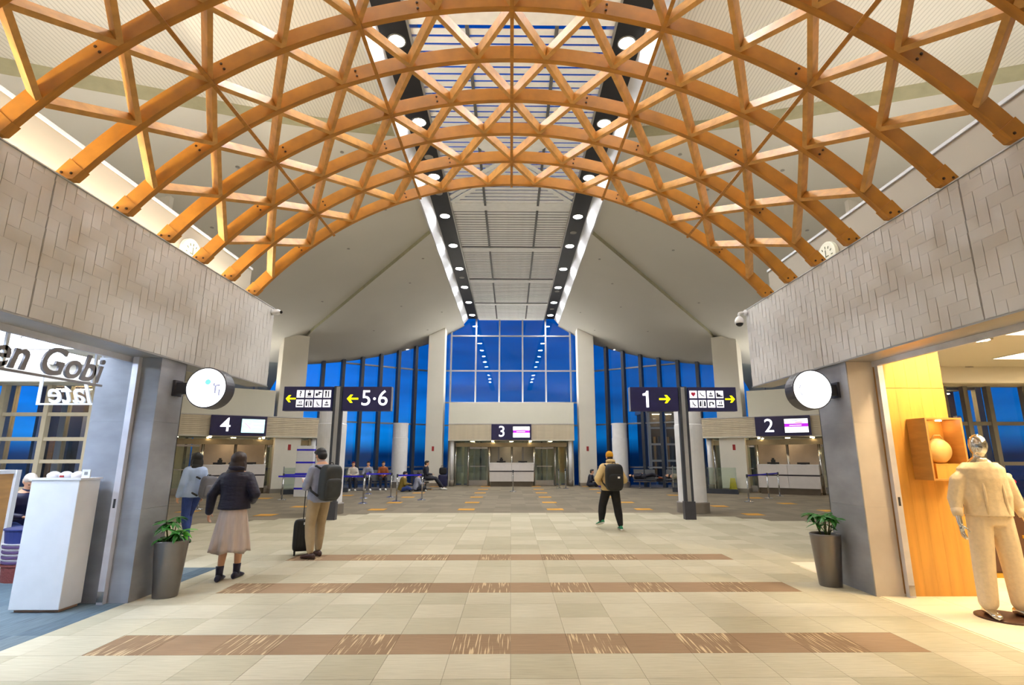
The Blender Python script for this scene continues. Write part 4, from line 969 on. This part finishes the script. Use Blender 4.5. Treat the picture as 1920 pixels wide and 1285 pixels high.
# ================================================================ RIGHT SHOP
wpn = thing('wood_panel_wall', 'golden wood panel wall carrying the display box', 'panel', (0, 0, .007))
for k in range(5):
    for z0, z1 in ((0, 2.42), (2.425, 3.18)): bx('plank', 'wood_panel', wpn, 4.665+.152*k, 4.665+.152*k+.1505, 6.56, 6.62, z0, z1)
bx('back_board', 'wood_box', wpn, 4.66, 5.42, 6.62, 6.72, 0, 3.18)
d = thing('display_box', 'open wooden display box hung on the golden panel', 'display box', (5.10, 6.55, 1.32))
bx('side', 'wood_box', d, -.22, -.20, -.30, 0, 0, .72); bx('side', 'wood_box', d, .20, .22, -.30, 0, 0, .72); bx('bottom', 'wood_box', d, -.20, .20, -.30, 0, 0, .02); bx('top', 'wood_box', d, -.20, .20, -.30, 0, .70, .72); bx('back', 'wood_panel', d, -.20, .20, -.02, 0, .02, .70); bx('mirror', 'poster_grey', d, -.19, .02, -.025, -.02, .40, .68)
MB().lathe([(.03, 0), (.03, -.012)], (0.06, -.15, .70), 14).build('lamp_lens', 'lamp_spot', d)
r_ = thing('riser_block', 'pale wooden riser block inside the display box', 'block', (5.10, 6.38, 1.34)); bx('carton', 'wood_panel', r_, -.15, .17, -.1, .08, 0, .16); bx('lid', 'wood_panel', r_, -.153, .173, -.103, .083, .16, .168)
b = thing('handbag', 'round golden handbag with a looped handle in the display box', 'handbag', (5.09, 6.38, 1.508))
MB().lathe([(.02, -.045), (.13, -.04), (.15, 0), (.13, .04), (.02, .045)], (0, 0, .15), 28, 'y').build('body', 'bag_gold', b, True); MB().lathe([(.132, -.046), (.142, -.044), (.142, -.036), (.132, -.036)], (0, 0, .15), 28, 'y').build('rim', 'gold_edge', b); MB().tube([(-.08, 0, .27), (-.03, 0, .33), (.04, 0, .33), (.09, 0, .26)], .008, 8).build('handle', 'bag_gold', b, True)
k_ = thing('low_cabinet', 'dark brown low cabinet with gold foot behind the mannequin', 'cabinet', (0, 0, .007))
bx('carcass', 'brown_dark', k_, 6.3, 8.4, 7.5, 8.0, .06, .95); bx('foot_band', 'gold_edge', k_, 6.28, 8.42, 7.48, 8.02, 0, .06); bx('worktop', 'brown_dark', k_, 6.27, 8.43, 7.46, 8.03, .95, .99)
for q in range(3): dd = bx('door', 'brown_dark', k_, 6.32+.69*q, 6.99+.69*q, 7.485, 7.5, .08, .93); bx('knob', 'gold_edge', dd, 6.92+.69*q, 6.95+.69*q, 7.47, 7.485, .5, .54)
v_ = thing('flower_vase', 'small bunch of pink and white flowers on the dark cabinet', 'flowers', (7.05, 7.72, 1.0))
MB().lathe([(.04, 0), (.06, .08), (.03, .16), (.035, .18)], n=16).build('vase', 'brown_dark', v_, True)
for q in range(7): a_ = q*.9; MB().ell((.07*math.cos(a_), .07*math.sin(a_), .24+.04*(q % 3)), .045, .045, .04, 10, 7).build('bloom', ('screen_pinkish' if False else ('icon_red' if q % 3 == 0 else 'knit_cream')), v_, True)

# ================================================================ PEOPLE
def rot_of(F):                                              # frame whose +y is F
    F = V(F).normalized(); s = F.cross(V((0, 0, 1))).normalized(); u = s.cross(F)
    return Matrix((s, F, u)).transposed()
def lerp(a, b, t): return V(a)*(1-t)+V(b)*t
TORSO = [(-.16, .150, .112), (0, .168, .122), (.25, .146, .106), (.45, .142, .104), (.68, .166, .116), (.86, .170, .104), (.97, .110, .078), (1.06, .06, .058)]
def torso(m_, J, infl=0., t0=-1, t1=2, kx=1., ky=1.):
    Pv, Nv = V(J['P']), V(J['N']); up = (Nv-Pv); L_ = up.length; u = up/L_; s = (V(J['sh'][1])-V(J['sh'][0])); s = (s-u*s.dot(u)).normalized(); f = u.cross(s)
    k = L_/.52; rings = []
    for t_, rx, ry in TORSO:
        if t_ < t0 or t_ > t1: continue
        c = Pv+u*(L_*t_); rings.append([c+s*((rx*k*kx+infl)*math.cos(2*math.pi*i/20))+f*((ry*k*ky+infl)*math.sin(2*math.pi*i/20)) for i in range(20)])
    m_.loft(rings)
def hand(m_, wr, d, pn, side, curl=.5, k=1.):
    d = V(d).normalized(); pn = V(pn); pn = (pn-d*pn.dot(d)).normalized(); w_ = d.cross(pn)*side; wr = V(wr)
    R_ = Matrix((w_, d, pn)).transposed()
    m_.ell(wr+d*.045*k, .038*k, .052*k, .016*k, 12, 8, R_)
    for i, (off, L_) in enumerate(((-.028, .058), (-.010, .068), (.009, .065), (.027, .052))):
        p = wr+d*.082*k+w_*off*k; a = curl*.5; pts = [p]
        for q in range(3):
            dirv = d*math.cos(a)+pn*math.sin(a); p = p+dirv*(L_*(.45, .32, .23)[q])*k; pts.append(p); a += curl*.7
        m_.limb(pts, [.0095*k, .0088*k, .0082*k, .0072*k], 8)
    p = wr+d*.02*k-w_*.032*k; q = p+(d*.6-w_*.7+pn*.35).normalized()*.042*k; r = q+(d*.9-w_*.1+pn*.5).normalized()*.034*k
    m_.limb([p, q, r], [.012*k, .0105*k, .0088*k], 8)
def head_bits(m_, Hd, F, k=1.):
    R_ = rot_of(F); H0 = V(Hd); q = lambda x, y, z: H0+R_ @ V((x*k, y*k, z*k))
    m_.ell(q(0, -.008, .028), .074*k, .094*k, .088*k, 16, 12, R_); m_.ell(q(0, .018, -.035), .058*k, .070*k, .080*k, 16, 12, R_)
    m_.limb([q(0, .088, .012), q(0, .104, -.022)], [.009*k, .014*k], 8)           # nose
    m_.ell(q(0, .082, -.058), .024*k, .012*k, .010*k, 10, 6, R_); m_.ell(q(0, .074, -.098), .024*k, .018*k, .018*k, 10, 6, R_)   # mouth, chin
    for s in (-1, 1):
        m_.ell(q(s*.076, -.008, -.008), .010*k, .020*k, .032*k, 8, 8, R_); m_.ell(q(s*.030, .080, .022), .020*k, .010*k, .008*k, 8, 6, R_)
def shoe_rings(an, td, z0, k=1., lift=0.):
    an = V(an); td = V((td[0], td[1], 0)).normalized(); s = td.cross(V((0, 0, 1))); rr = []
    for off, w_, h_ in ((-.085, .022, .04), (-.075, .036, .075), (-.02, .040, .10), (.05, .042, .085), (.11, .047, .06), (.16, .042, .045), (.185, .018, .03)):
        c = V((an.x, an.y, z0))+td*off*k; zl = lift*max(0, (.11-off))/.2
        rr.append([c+s*(w_*k*math.cos(a))+V((0, 0, zl+h_*k*(.5+.5*math.sin(a)))) for a in [2*math.pi*i/14 for i in range(14)]])
    return rr
def remesh(o, v, it=4, smooth=.5):
    a = o.modifiers.new('skin_union', 'REMESH'); a.mode = 'VOXEL'; a.voxel_size = v; a.use_smooth_shade = True
    b_ = o.modifiers.new('soften', 'SMOOTH'); b_.factor = smooth; b_.iterations = it
    return o
def stand(h=1.7, **kw):
    k = h/1.7
    J = dict(P=(0, 0, .93*k), N=(0, -.005, 1.455*k), Hd=(0, .02, 1.588*k), F=(0, 1, 0),
             sh=[(-.175*k, -.01, 1.395*k), (.175*k, -.01, 1.395*k)], el=[(-.235*k, -.03, 1.11*k), (.235*k, -.03, 1.11*k)], wr=[(-.25*k, .05, .87*k), (.25*k, .05, .87*k)],
             hp=[(-.09*k, 0, .90*k), (.09*k, 0, .90*k)], kn=[(-.10*k, .02, .49*k), (.10*k, .02, .49*k)], an=[(-.10*k, -.02, .085), (.10*k, -.02, .085)],
             td=[(-.1, 1), (.1, 1)], hd=[(0, .15, -1), (0, .15, -1)], pn=[(1, 0, 0), (-1, 0, 0)], k=k, curl=.6, lift=[0, 0])
    J.update(kw); return J
def sit(h=1.7, seat=.44, lean=.0, **kw):
    k = h/1.7
    J = stand(h, P=(0, 0, seat+.11), N=(0, lean, seat+.11+.52*k), Hd=(0, lean+.04, seat+.245+.52*k), sh=[(-.175*k, lean, seat+.05+.52*k), (.175*k, lean, seat+.05+.52*k)],
              el=[(-.23, .06+lean, seat+.28), (.23, .06+lean, seat+.28)], wr=[(-.10, .30+lean, seat+.26), (.10, .30+lean, seat+.26)], hp=[(-.09, .02, seat+.09), (.09, .02, seat+.09)],
              kn=[(-.12, .44, seat+.08), (.12, .44, seat+.08)], an=[(-.12, .46, .085), (.12, .46, .085)], hd=[(.4, 1, 0), (-.4, 1, 0)], pn=[(0, 0, -1), (0, 0, -1)])
    J.update(kw); return J
def floor_sit(h=1.7, **kw):
    J = sit(h, seat=.02, lean=.12, kn=[(-.34, .30, .16), (.34, .30, .16)], an=[(.10, .38, .09), (-.10, .46, .09)], td=[(1, .2), (-1, .2)], el=[(-.26, .14, .34), (.26, .14, .34)], wr=[(-.06, .36, .34), (.06, .36, .34)])
    J.update(kw); return J
def figure(label, loc, rz, J, top, bottom, shoe, hair, vox=.009, hair_style='short', skirt=None, hood=None, hem=.012, sleeve=.016, leg=.012, faces=True, tag_extra=None, shoe_sole=None, boot=False):
    k = J['k']; t = thing('person', label, 'person', loc, rz)
    # body: one continuous skin
    m_ = MB(); torso(m_, J); m_.limb([lerp(J['P'], J['N'], .98), lerp(J['N'], J['Hd'], .5), J['Hd']], [.062*k, .054*k, .052*k]); head_bits(m_, J['Hd'], J['F'], k)
    for i, sd in ((0, -1), (1, 1)):
        m_.limb([lerp(J['sh'][i], J['P'], .10), J['el'][i], J['wr'][i]], [.048*k, .040*k, .027*k]); hand(m_, J['wr'][i], J['hd'][i], J['pn'][i], -sd, J['curl'], k)
        m_.limb([J['hp'][i], J['kn'][i], lerp(J['kn'][i], J['an'][i], .35), J['an'][i]], [.088*k, .055*k, .054*k, .034*k])
    remesh(m_.build('body', 'skin', t, True), vox)
    if faces:
        R_ = rot_of(J['F'])
        for s in (-1, 1): MB().ell(V(J['Hd'])+R_ @ V((s*.030*k, .083*k, .006*k)), .011*k, .007*k, .006*k, 10, 6, R_).build('eye', 'eye_dark', t, True)
    # upper garment
    m_ = MB(); torso(m_, J, hem+.010, -.2 if not skirt else -.1, .98, 1.04, 1.10)
    for i in (0, 1):
        e = lerp(J['el'][i], J['wr'][i], .93); m_.limb([lerp(J['sh'][i], J['P'], .09), J['el'][i], e], [(.058+sleeve)*k, (.044+sleeve)*k, (.032+sleeve*.8)*k])
    if hood:
        R_ = rot_of(J['F']); m_.ell(V(J['N'])+R_ @ V((0, -.055, .035)), .115*k, .075*k, .055*k, 16, 10, R_)
    else: m_.cyl(lerp(J['P'], J['N'], .9), lerp(J['N'], J['Hd'], .32), .075*k, .066*k, 16)
    remesh(m_.build('upper_garment', top, t, True), vox*1.15)
    # lower garment
    if skirt:
        z0, z1, r1, mt = skirt; rings = []
        for q in range(13):
            s = q/12; z_ = z0+(z1-z0)*s; r = .155+(r1-.155)*s**.9
            rings.append([((r+.02*s*math.cos(11*a)+.008*s*math.cos(23*a+1))*math.cos(a), (r*.82+.02*s*math.cos(11*a))*math.sin(a), z_+(.015*math.cos(5*a) if q == 12 else 0)) for a in [2*math.pi*i/88 for i in range(88)]])
        rings.append([(x*.5, y*.5, z1+.05) for x, y, z_ in rings[-1]])
        MB().loft(rings).build('skirt', mt, t, True)
    else:
        m_ = MB(); torso(m_, J, .008, -.2, .12, 1.0, 1.0)
        for i in (0, 1):
            a_ = lerp(J['kn'][i], J['an'][i], .90); m_.limb([J['hp'][i], lerp(J['hp'][i], J['kn'][i], .5), J['kn'][i], lerp(J['kn'][i], J['an'][i], .4), a_], [(.094)*k+leg*.6, .080*k+leg*.8, .062*k+leg, .060*k+leg, .044*k+leg*.6])
        remesh(m_.build('trousers', bottom, t, True), vox*1.15)
    # shoes
    for i in (0, 1):
        z0 = V(J['an'][i]).z-.085
        sh = MB().loft(shoe_rings(J['an'][i], J['td'][i], max(0, z0)+.004, k, J['lift'][i])).build('shoe', shoe, t, True)
        if boot:
            q0 = V(J['an'][i]); MB().lathe([(.044*k, -.03), (.046*k, .04), (.052*k, .10), (.046*k, .102)], q0, 18).build('boot_shaft', shoe, sh, True)
        if shoe_sole:
            rr = shoe_rings(J['an'][i], J['td'][i], max(0, z0), k*1.03, J['lift'][i]); MB().loft([[(p.x, p.y, min(p.z, rz_+.03)) for p in r] for r, rz_ in [(r, min(q.z for q in r)) for r in rr]]).build('sole', shoe_sole, sh)
    # hair / headgear
    R_ = rot_of(J['F']); H0 = V(J['Hd']); q = lambda x, y, z: H0+R_ @ V((x*k, y*k, z*k))
    m_ = MB()
    if hair_style == 'beanie':
        m_.ell(q(0, -.012, .050), .086*k, .104*k, .086*k, 18, 12, R_); m_.ell(q(0, -.012, .022), .090*k, .108*k, .030*k, 18, 8, R_); remesh(m_.build('beanie', hair, t, True), vox)
        m_ = MB(); m_.ell(q(0, -.045, -.03), .070*k, .058*k, .06*k, 14, 10, R_); remesh(m_.build('hair', 'hair_brown', t, True), vox)
    else:
        m_.ell(q(0, -.022, .042), .086*k, .098*k, .088*k, 18, 12, R_); m_.ell(q(0, -.05, -.01), .080*k, .070*k, .085*k, 16, 10, R_); m_.ell(q(0, .040, .085), .070*k, .062*k, .042*k, 14, 8, R_)
        if hair_style == 'long':
            m_.ell(q(0, -.035, .03), .104*k, .112*k, .108*k, 16, 10, R_); m_.ell(q(0, -.07, -.08), .112*k, .075*k, .14*k, 16, 10, R_); m_.ell(q(-.03, -.095, -.19), .112*k, .060*k, .12*k, 16, 10, R_)
            for s in (-1, 1): m_.ell(q(s*.075, -.01, -.07), .028*k, .055*k, .12*k, 10, 8, R_)
        remesh(m_.build('hair', hair, t, True), vox, 3)
    return t
def world_of(loc, rz, p):
    v = Matrix.Rotation(rz, 3, 'Z') @ V(p); return (loc[0]+v.x, loc[1]+v.y, loc[2]+v.z)
def backpack(label, loc, rz, p, hx, hy, hz, mat, tilt=0., patch=None, strap_w=.14):
    """p: centre of the pack in the wearer's frame, worn on the back (wearer faces +y)"""
    o = thing('backpack', label, 'backpack', world_of(loc, rz, p), rz); M3 = Matrix.Rotation(tilt, 3, 'X')
    MB().sup((0, 0, 0), hx, hy, hz, .45, 28, 16, M3).build('main_body', mat, o, True)
    MB().sup(M3 @ V((0, -hy*.72, -hz*.28)), hx*.86, hy*.5, hz*.56, .45, 24, 12, M3).build('front_pocket', mat, o, True)
    for s in (-1, 1):
        MB().tube([V((s*strap_w, hy*.6, hz*.78)), V((s*strap_w*1.05, hy+.06, hz*.92)), V((s*strap_w*1.1, hy+.20, hz*.80)), V((s*strap_w*1.2, hy+.24, hz*.2)), V((s*strap_w*1.35, hy+.10, -hz*.45)), V((s*strap_w*1.2, hy*.5, -hz*.7))], .018, 8).build('shoulder_strap', 'strap_black', o, True)
    MB().tube([V((-.04, 0, hz*.97)), V((-.03, 0, hz*1.1)), V((.03, 0, hz*1.1)), V((.04, 0, hz*.97))], .008, 6).build('grab_handle', 'strap_black', o, True)
    MB().tube([M3 @ V((hx*math.cos(a)*.96, -hy*.35, hz*math.sin(a)*.93)) for a in [math.pi*i/12 for i in range(13)]], .005, 5).build('zip', 'strap_black', o)
    if patch: bx('patch', patch, o, .03, .08, -hy*1.24, -hy*1.2, -.02, .02)
    return o
# woman in the down jacket
W_ = (-3.74, 7.52, FZ)
figure('person in dark padded jacket and long pleated taupe skirt, walking away', W_, math.radians(6),
       stand(1.63, wr=[(-.335, .05, .84), (.17, .17, .98)], el=[(-.285, -.03, 1.08), (.285, -.09, 1.09)], hd=[(-.05, .2, -1), (-.6, .8, 0)], pn=[(1, 0, 0), (0, -1, -.2)], an=[(-.06, -.10, .085), (.085, .08, .085)], kn=[(-.07, .0, .46), (.08, .10, .46)]),
       'down_jacket', None, 'boot_navy', 'hair_brown', .0085, 'long', skirt=(.93, .35, .245, 'skirt_taupe'), hood=True, hem=.030, sleeve=.026, boot=True)
# man with paper, backpack and suitcase
M_ = (-3.13, 9.05, FZ); MR = math.radians(52)
figure('person in grey shirt and khaki trousers reading a paper beside a suitcase', M_, MR,
       stand(1.72, F=(.0, .9, -.42), Hd=(0, .055, 1.592), el=[(-.235, .04, 1.10), (.235, .04, 1.10)], wr=[(-.085, .31, 1.13), (.085, .29, 1.14)], hd=[(.3, .9, .25), (-.3, .9, .25)], pn=[(.6, 0, .8), (-.6, 0, .8)], an=[(-.13, -.06, .085), (.11, .10, .085)], kn=[(-.12, .02, .49), (.11, .09, .49)], td=[(-.25, 1), (.15, 1)], curl=.9),
       'shirt_grey', 'chino', 'shoe_brown', 'hair_black', .0085, 'short', hood=None, hem=.016, sleeve=.016, leg=.018)
backpack('slim charcoal backpack worn by the man reading a paper', M_, MR, (0, -.265, 1.17), .165, .12, .285, 'pack_charcoal', .08)
p = world_of(M_, MR, (0, .395, 1.165)); o = thing('paper_sheet', 'white paper sheet held by the man in the grey shirt', 'paper', p, MR)
MB().obox((0, 0, .02), (.075, 0, 0), (0, .048, .042), (0, -.0008, .0009)).build('sheet', 'paper', o); MB().obox((.02, .003, .026), (.03, 0, 0), (0, .02, .0175), (0, -.0014, .0016)).build('printed_stub', 'poster_grey', o)
s = thing('suitcase', 'black wheeled cabin suitcase standing before the man in khaki trousers', 'suitcase', (-3.44, 9.32, FZ), math.radians(20))
MB().sup((0, 0, .31), .165, .105, .25, .3, 32, 18).build('shell', 'case_black', s, True)
for x in (-.1, -.05, 0, .05, .1): MB().sup((x, 0, .31), .012, .109, .235, .3, 12, 14).build('shell_rib', 'case_black', s, True)
for x in (-.12, .12):
    for y in (-.07, .07): MB().cyl((x-.012, y, .032), (x+.012, y, .032), .032, n=16).build('wheel', 'strap_black', s); bx('wheel_fork', 'strap_black', s, x-.016, x+.016, y-.012, y+.012, .04, .09)
for x in (-.022, .022): MB().cyl((x, .03, .54), (x, .03, 1.10), .0075, n=8).build('handle_tube', 'strap_black', s)
MB().sup((0, .03, 1.11), .06, .014, .014, .5, 16, 8).build('handle_grip', 'strap_black', s, True); bx('luggage_label', 'paper', s, -.01, .015, -.108, -.106, .48, .52)
# woman in pale blue top
B_ = (-6.15, 10.7, FZ); BR = math.radians(62)
figure('person in pale blue top and jeans, half hidden behind the grey pillar', B_, BR,
       stand(1.64, an=[(-.10, -.16, .085), (.10, .20, .085)], kn=[(-.10, -.02, .47), (.10, .20, .48)], P=(0, .02, .90)), 'sweat_blue', 'denim', 'shoe_black', 'hair_black', .009, 'long', hem=.03, sleeve=.024, leg=.012)
backpack('grey shoulder backpack hanging behind the person in pale blue', B_, BR, (.10, -.30, 1.0), .14, .09, .21, 'pack_grey', .15)
# walker with cap
C_ = (2.24, 12.3, FZ); CR = math.radians(8)
figure('person in yellow cap, tan jacket and black trousers walking toward gate 3', C_, CR,
       stand(1.68, an=[(-.19, .16, .15), (.16, -.12, .085)], kn=[(-.15, .16, .50), (.14, .0, .48)], td=[(-.35, 1), (.12, 1)], lift=[.06, 0], el=[(-.31, -.05, 1.08), (.31, -.05, 1.06)], wr=[(-.20, .17, .98), (.20, .17, .98)], hd=[(.6, .8, 0), (-.6, .8, 0)], pn=[(0, -1, 0), (0, -1, 0)]),
       'jacket_tan', 'trouser_black', 'sneaker_green', 'beanie', .009, 'beanie', hem=.035, sleeve=.036, leg=.03, hood=True, shoe_sole='sole_white')
backpack('large black backpack worn by the walker in the yellow cap', C_, CR, (0, -.275, 1.13), .19, .125, .29, 'pack_black', .05, 'paper')
# far passengers
FV = .016
figure('person in olive jacket and jeans sitting cross-legged on the carpet', (-5.0, 25.1, 0), math.radians(-75), floor_sit(1.68), 'olive', 'denim', 'shoe_black', 'hair_black', FV, faces=False, leg=.02, hem=.02)
figure('person in grey sitting on the carpet beside the olive-jacketed sitter', (-4.4, 25.42, 0), math.radians(-60), floor_sit(1.6), 'shirt_grey', 'suit_dark', 'sole_white', 'hair_black', FV, faces=False, leg=.02)
figure('person in black jacket sitting sideways on the short bench', (-4.1, 26.35, 0), math.radians(-80), sit(1.74, .47, an=[(-.12, .78, .09), (.12, .86, .09)], kn=[(-.12, .46, .54), (.12, .48, .54)]), 'suit_dark', 'suit_dark', 'sole_white', 'hair_black', FV, faces=False, leg=.015)
figure('person in white top and dark red cap on the bench behind the belts', (-7.52, 26.06, 0), math.radians(198), sit(1.66, .46, .1), 'shirt_white', 'suit_dark', 'sole_white', 'red_cap', FV, faces=False)
figure('person in pale grey top bent over on the bench behind the belts', (-6.87, 26.26, 0), math.radians(198), sit(1.7, .46, .16), 'shirt_grey', 'suit_dark', 'sole_white', 'hair_black', FV, faces=False)
figure('person in rust brown coat on the bench nearest the air column', (-6.2, 26.5, 0), math.radians(198), sit(1.7, .46, .08), 'rust', 'suit_dark', 'sole_white', 'hair_brown', FV, faces=False)
figure('person in dark jacket sitting on the floor against the column near the bright blue bag', (4.15, 28.9, 0), math.radians(-110), floor_sit(1.68), 'suit_dark', 'suit_dark', 'shoe_black', 'hair_black', FV, faces=False, leg=.02)
backpack('bright blue bag beside the floor sitter in the dark jacket', (4.72, 28.15, 0), 0, (0, 0, .31), .24, .16, .29, 'blue_bag')
figure('person with white shoes sitting behind the bright blue bag', (5.25, 28.75, 0), math.radians(110), floor_sit(1.66), 'suit_dark', 'suit_dark', 'sole_white', 'hair_black', FV, faces=False, leg=.02)
lie = lambda k=1.: stand(1.66*k, P=(0, 0, .12), N=(0, .52, .14), Hd=(0, .66, .15), F=(0, .1, 1), sh=[(-.17, .46, .13), (.17, .46, .13)], el=[(-.24, .2, .16), (.2, .2, .24)], wr=[(-.06, .12, .27), (.05, .10, .28)], hp=[(-.09, 0, .12), (.09, 0, .12)], kn=[(-.09, -.38, .26), (.09, -.42, .16)], an=[(-.08, -.74, .12), (.10, -.80, .10)], td=[(0, -1), (.2, -1)], hd=[(1, -.3, .0), (-1, -.3, .0)], pn=[(0, 0, -1), (0, 0, -1)])
figure('person asleep on the bench in patterned tan clothes', (8.42, 26.8, .46), math.radians(70), lie(), 'tan_pattern', 'suit_dark', 'shoe_black', 'hair_black', FV, faces=False)
figure('person in dark coat lying along the two-seat bench', (6.7, 27.4, .46), math.radians(78), lie(.78), 'suit_dark', 'suit_dark', 'rust', 'hair_black', FV, faces=False)
figure('staff member in dark uniform behind the gate 4 counter', (-12.25, 24.2, 0), math.radians(180+34), stand(1.58), 'suit_dark', 'suit_dark', 'shoe_black', 'hair_black', FV)
# person resting in the left shop
q_ = thing('stool', 'low round stool under the seated person in the blue-carpeted shop', 'stool', (-7.5, 8.55, FZ)); MB().lathe([(.2, .40), (.2, .44), (.18, .45)], n=20).build('seat', 'seat_grey', q_, True); MB().lathe([(.15, 0), (.15, .02), (.03, .03), (.03, .40)], n=16).build('pedestal', 'steel', q_, True)
figure('person in dark blue jacket and jeans seated in the blue-carpeted shop', (-7.5, 8.55, FZ), math.radians(-120), sit(1.66, .45, .12, F=(0, .8, -.6)), 'case_navy', 'denim', 'shoe_black', 'hair_grey', .011)
# navy suitcase by the column
s = thing('suitcase', 'navy suitcase with a black bag on it beside the column near the floor sitters', 'suitcase', (-3.55, 28.6, 0)); MB().sup((0, 0, .34), .24, .15, .30, .3, 24, 14).build('shell', 'case_navy', s, True); MB().tube([(-.1, .1, .62), (-.1, .1, .95), (.1, .1, .95), (.1, .1, .62)], .012, 6).build('handle', 'steel', s)
for x in (-.17, .17): MB().cyl((x-.02, 0, .03), (x+.02, 0, .03), .03, n=12).build('wheel', 'strap_black', s)
s = thing('shoulder_bag', 'black bag resting on the navy suitcase', 'bag', (-3.55, 28.55, .645)); MB().sup((0, 0, .18), .2, .10, .18, .5, 20, 12).build('body', 'strap_black', s, True); MB().tube([(-.12, -.1, .3), (-.08, -.1, .45), (.08, -.1, .45), (.12, -.1, .3)], .012, 6).build('handle', 'strap_black', s)

# ================================================================ MANNEQUIN
N_ = (4.98, 5.72, .007)
t = thing('mannequin', 'chrome-headed mannequin in cream cardigan and wide cream trousers', 'mannequin', N_, math.radians(172))
MB().lathe([(.26, 0), (.26, .012), (.24, .018)], n=36).build('base_plate', 'brown_dark', t)
J = stand(1.80, el=[(-.29, -.03, 1.17), (.29, -.03, 1.17)], wr=[(-.32, .06, .90), (.32, .06, .90)], hp=[(-.10, 0, .95), (.10, 0, .95)], kn=[(-.13, .02, .52), (.13, .02, .52)], an=[(-.15, 0, .105), (.15, 0, .105)])
m_ = MB(); torso(m_, J); m_.limb([lerp(J['P'], J['N'], .98), lerp(J['N'], J['Hd'], .5), J['Hd']], [.06, .052, .052]); R_ = rot_of((0, 1, 0))
m_.ell(V(J['Hd'])+V((0, .0, .02)), .076, .098, .118, 20, 14)
for i, sd in ((0, -1), (1, 1)):
    m_.limb([lerp(J['sh'][i], J['P'], .14), J['el'][i], J['wr'][i]], [.040, .034, .026]); hand(m_, J['wr'][i], J['hd'][i], J['pn'][i], -sd, .35, 1.05); m_.limb([J['hp'][i], J['kn'][i], J['an'][i]], [.09, .055, .035])
remesh(m_.build('body', 'chrome', t, True), .008)
m_ = MB(); torso(m_, J, .030, -.04, .98, 1.04, 1.12); m_.cyl(lerp(J['P'], J['N'], .9), lerp(J['N'], J['Hd'], .18), .088, .074, 16)
for i, s in ((0, -1), (1, 1)):
    m_.limb([(s*.13, -.01, 1.41), (s*.225, -.02, 1.33), (s*.28, -.02, 1.15), lerp(J['el'][i], J['wr'][i], .5)], [.078, .078, .072, .050])
    m_.limb([(s*.12, .02, 1.36), (s*.13, .03, 1.18), (s*.13, .03, 1.03)], [.085, .095, .080])
remesh(m_.build('cardigan', 'knit_cream', t, True), .009)
for i, s in ((0, -1), (1, 1)):
    MB().cyl(lerp(J['el'][i], J['wr'][i], .44), lerp(J['el'][i], J['wr'][i], .70), .054, .044, 18).build('cuff', 'knit_cream_light', t, True)
    MB().tube([(s*.085, .070, 1.46), (s*.088, .125, 1.36), (s*.090, .142, 1.2), (s*.094, .142, .98)], [.010, .013, .013, .011], 8).build('cardigan_edge', 'knit_cream', t, True)
m_ = MB(); m_.loft([[(x*w_, y0+.055*(1-x*x), z) for x in (-1, -.6, -.2, .2, .6, 1)]+[(x*w_, y0-.03, z) for x in (1, .6, .2, -.2, -.6, -1)] for z, w_, y0 in ((.95, .098, .075), (1.02, .096, .082), (1.2, .092, .088), (1.36, .088, .070), (1.47, .08, .02))]); m_.build('inner_top', 'knit_cream_light', t, True)
m_ = MB(); torso(m_, J, .012, -.2, .35, 1.0, 1.0)
for i, s in ((0, -1), (1, 1)): m_.limb([J['hp'][i], (s*.12, .01, .70), (s*.138, .01, .45), (s*.15, .01, .15)], [.112, .104, .096, .086])
remesh(m_.build('trousers', 'knit_cream_light', t, True), .011)
for i in (0, 1): MB().loft(shoe_rings(J['an'][i], (-.15 if i == 0 else .15, 1), .019, 1.)).build('shoe', 'chrome', t, True)
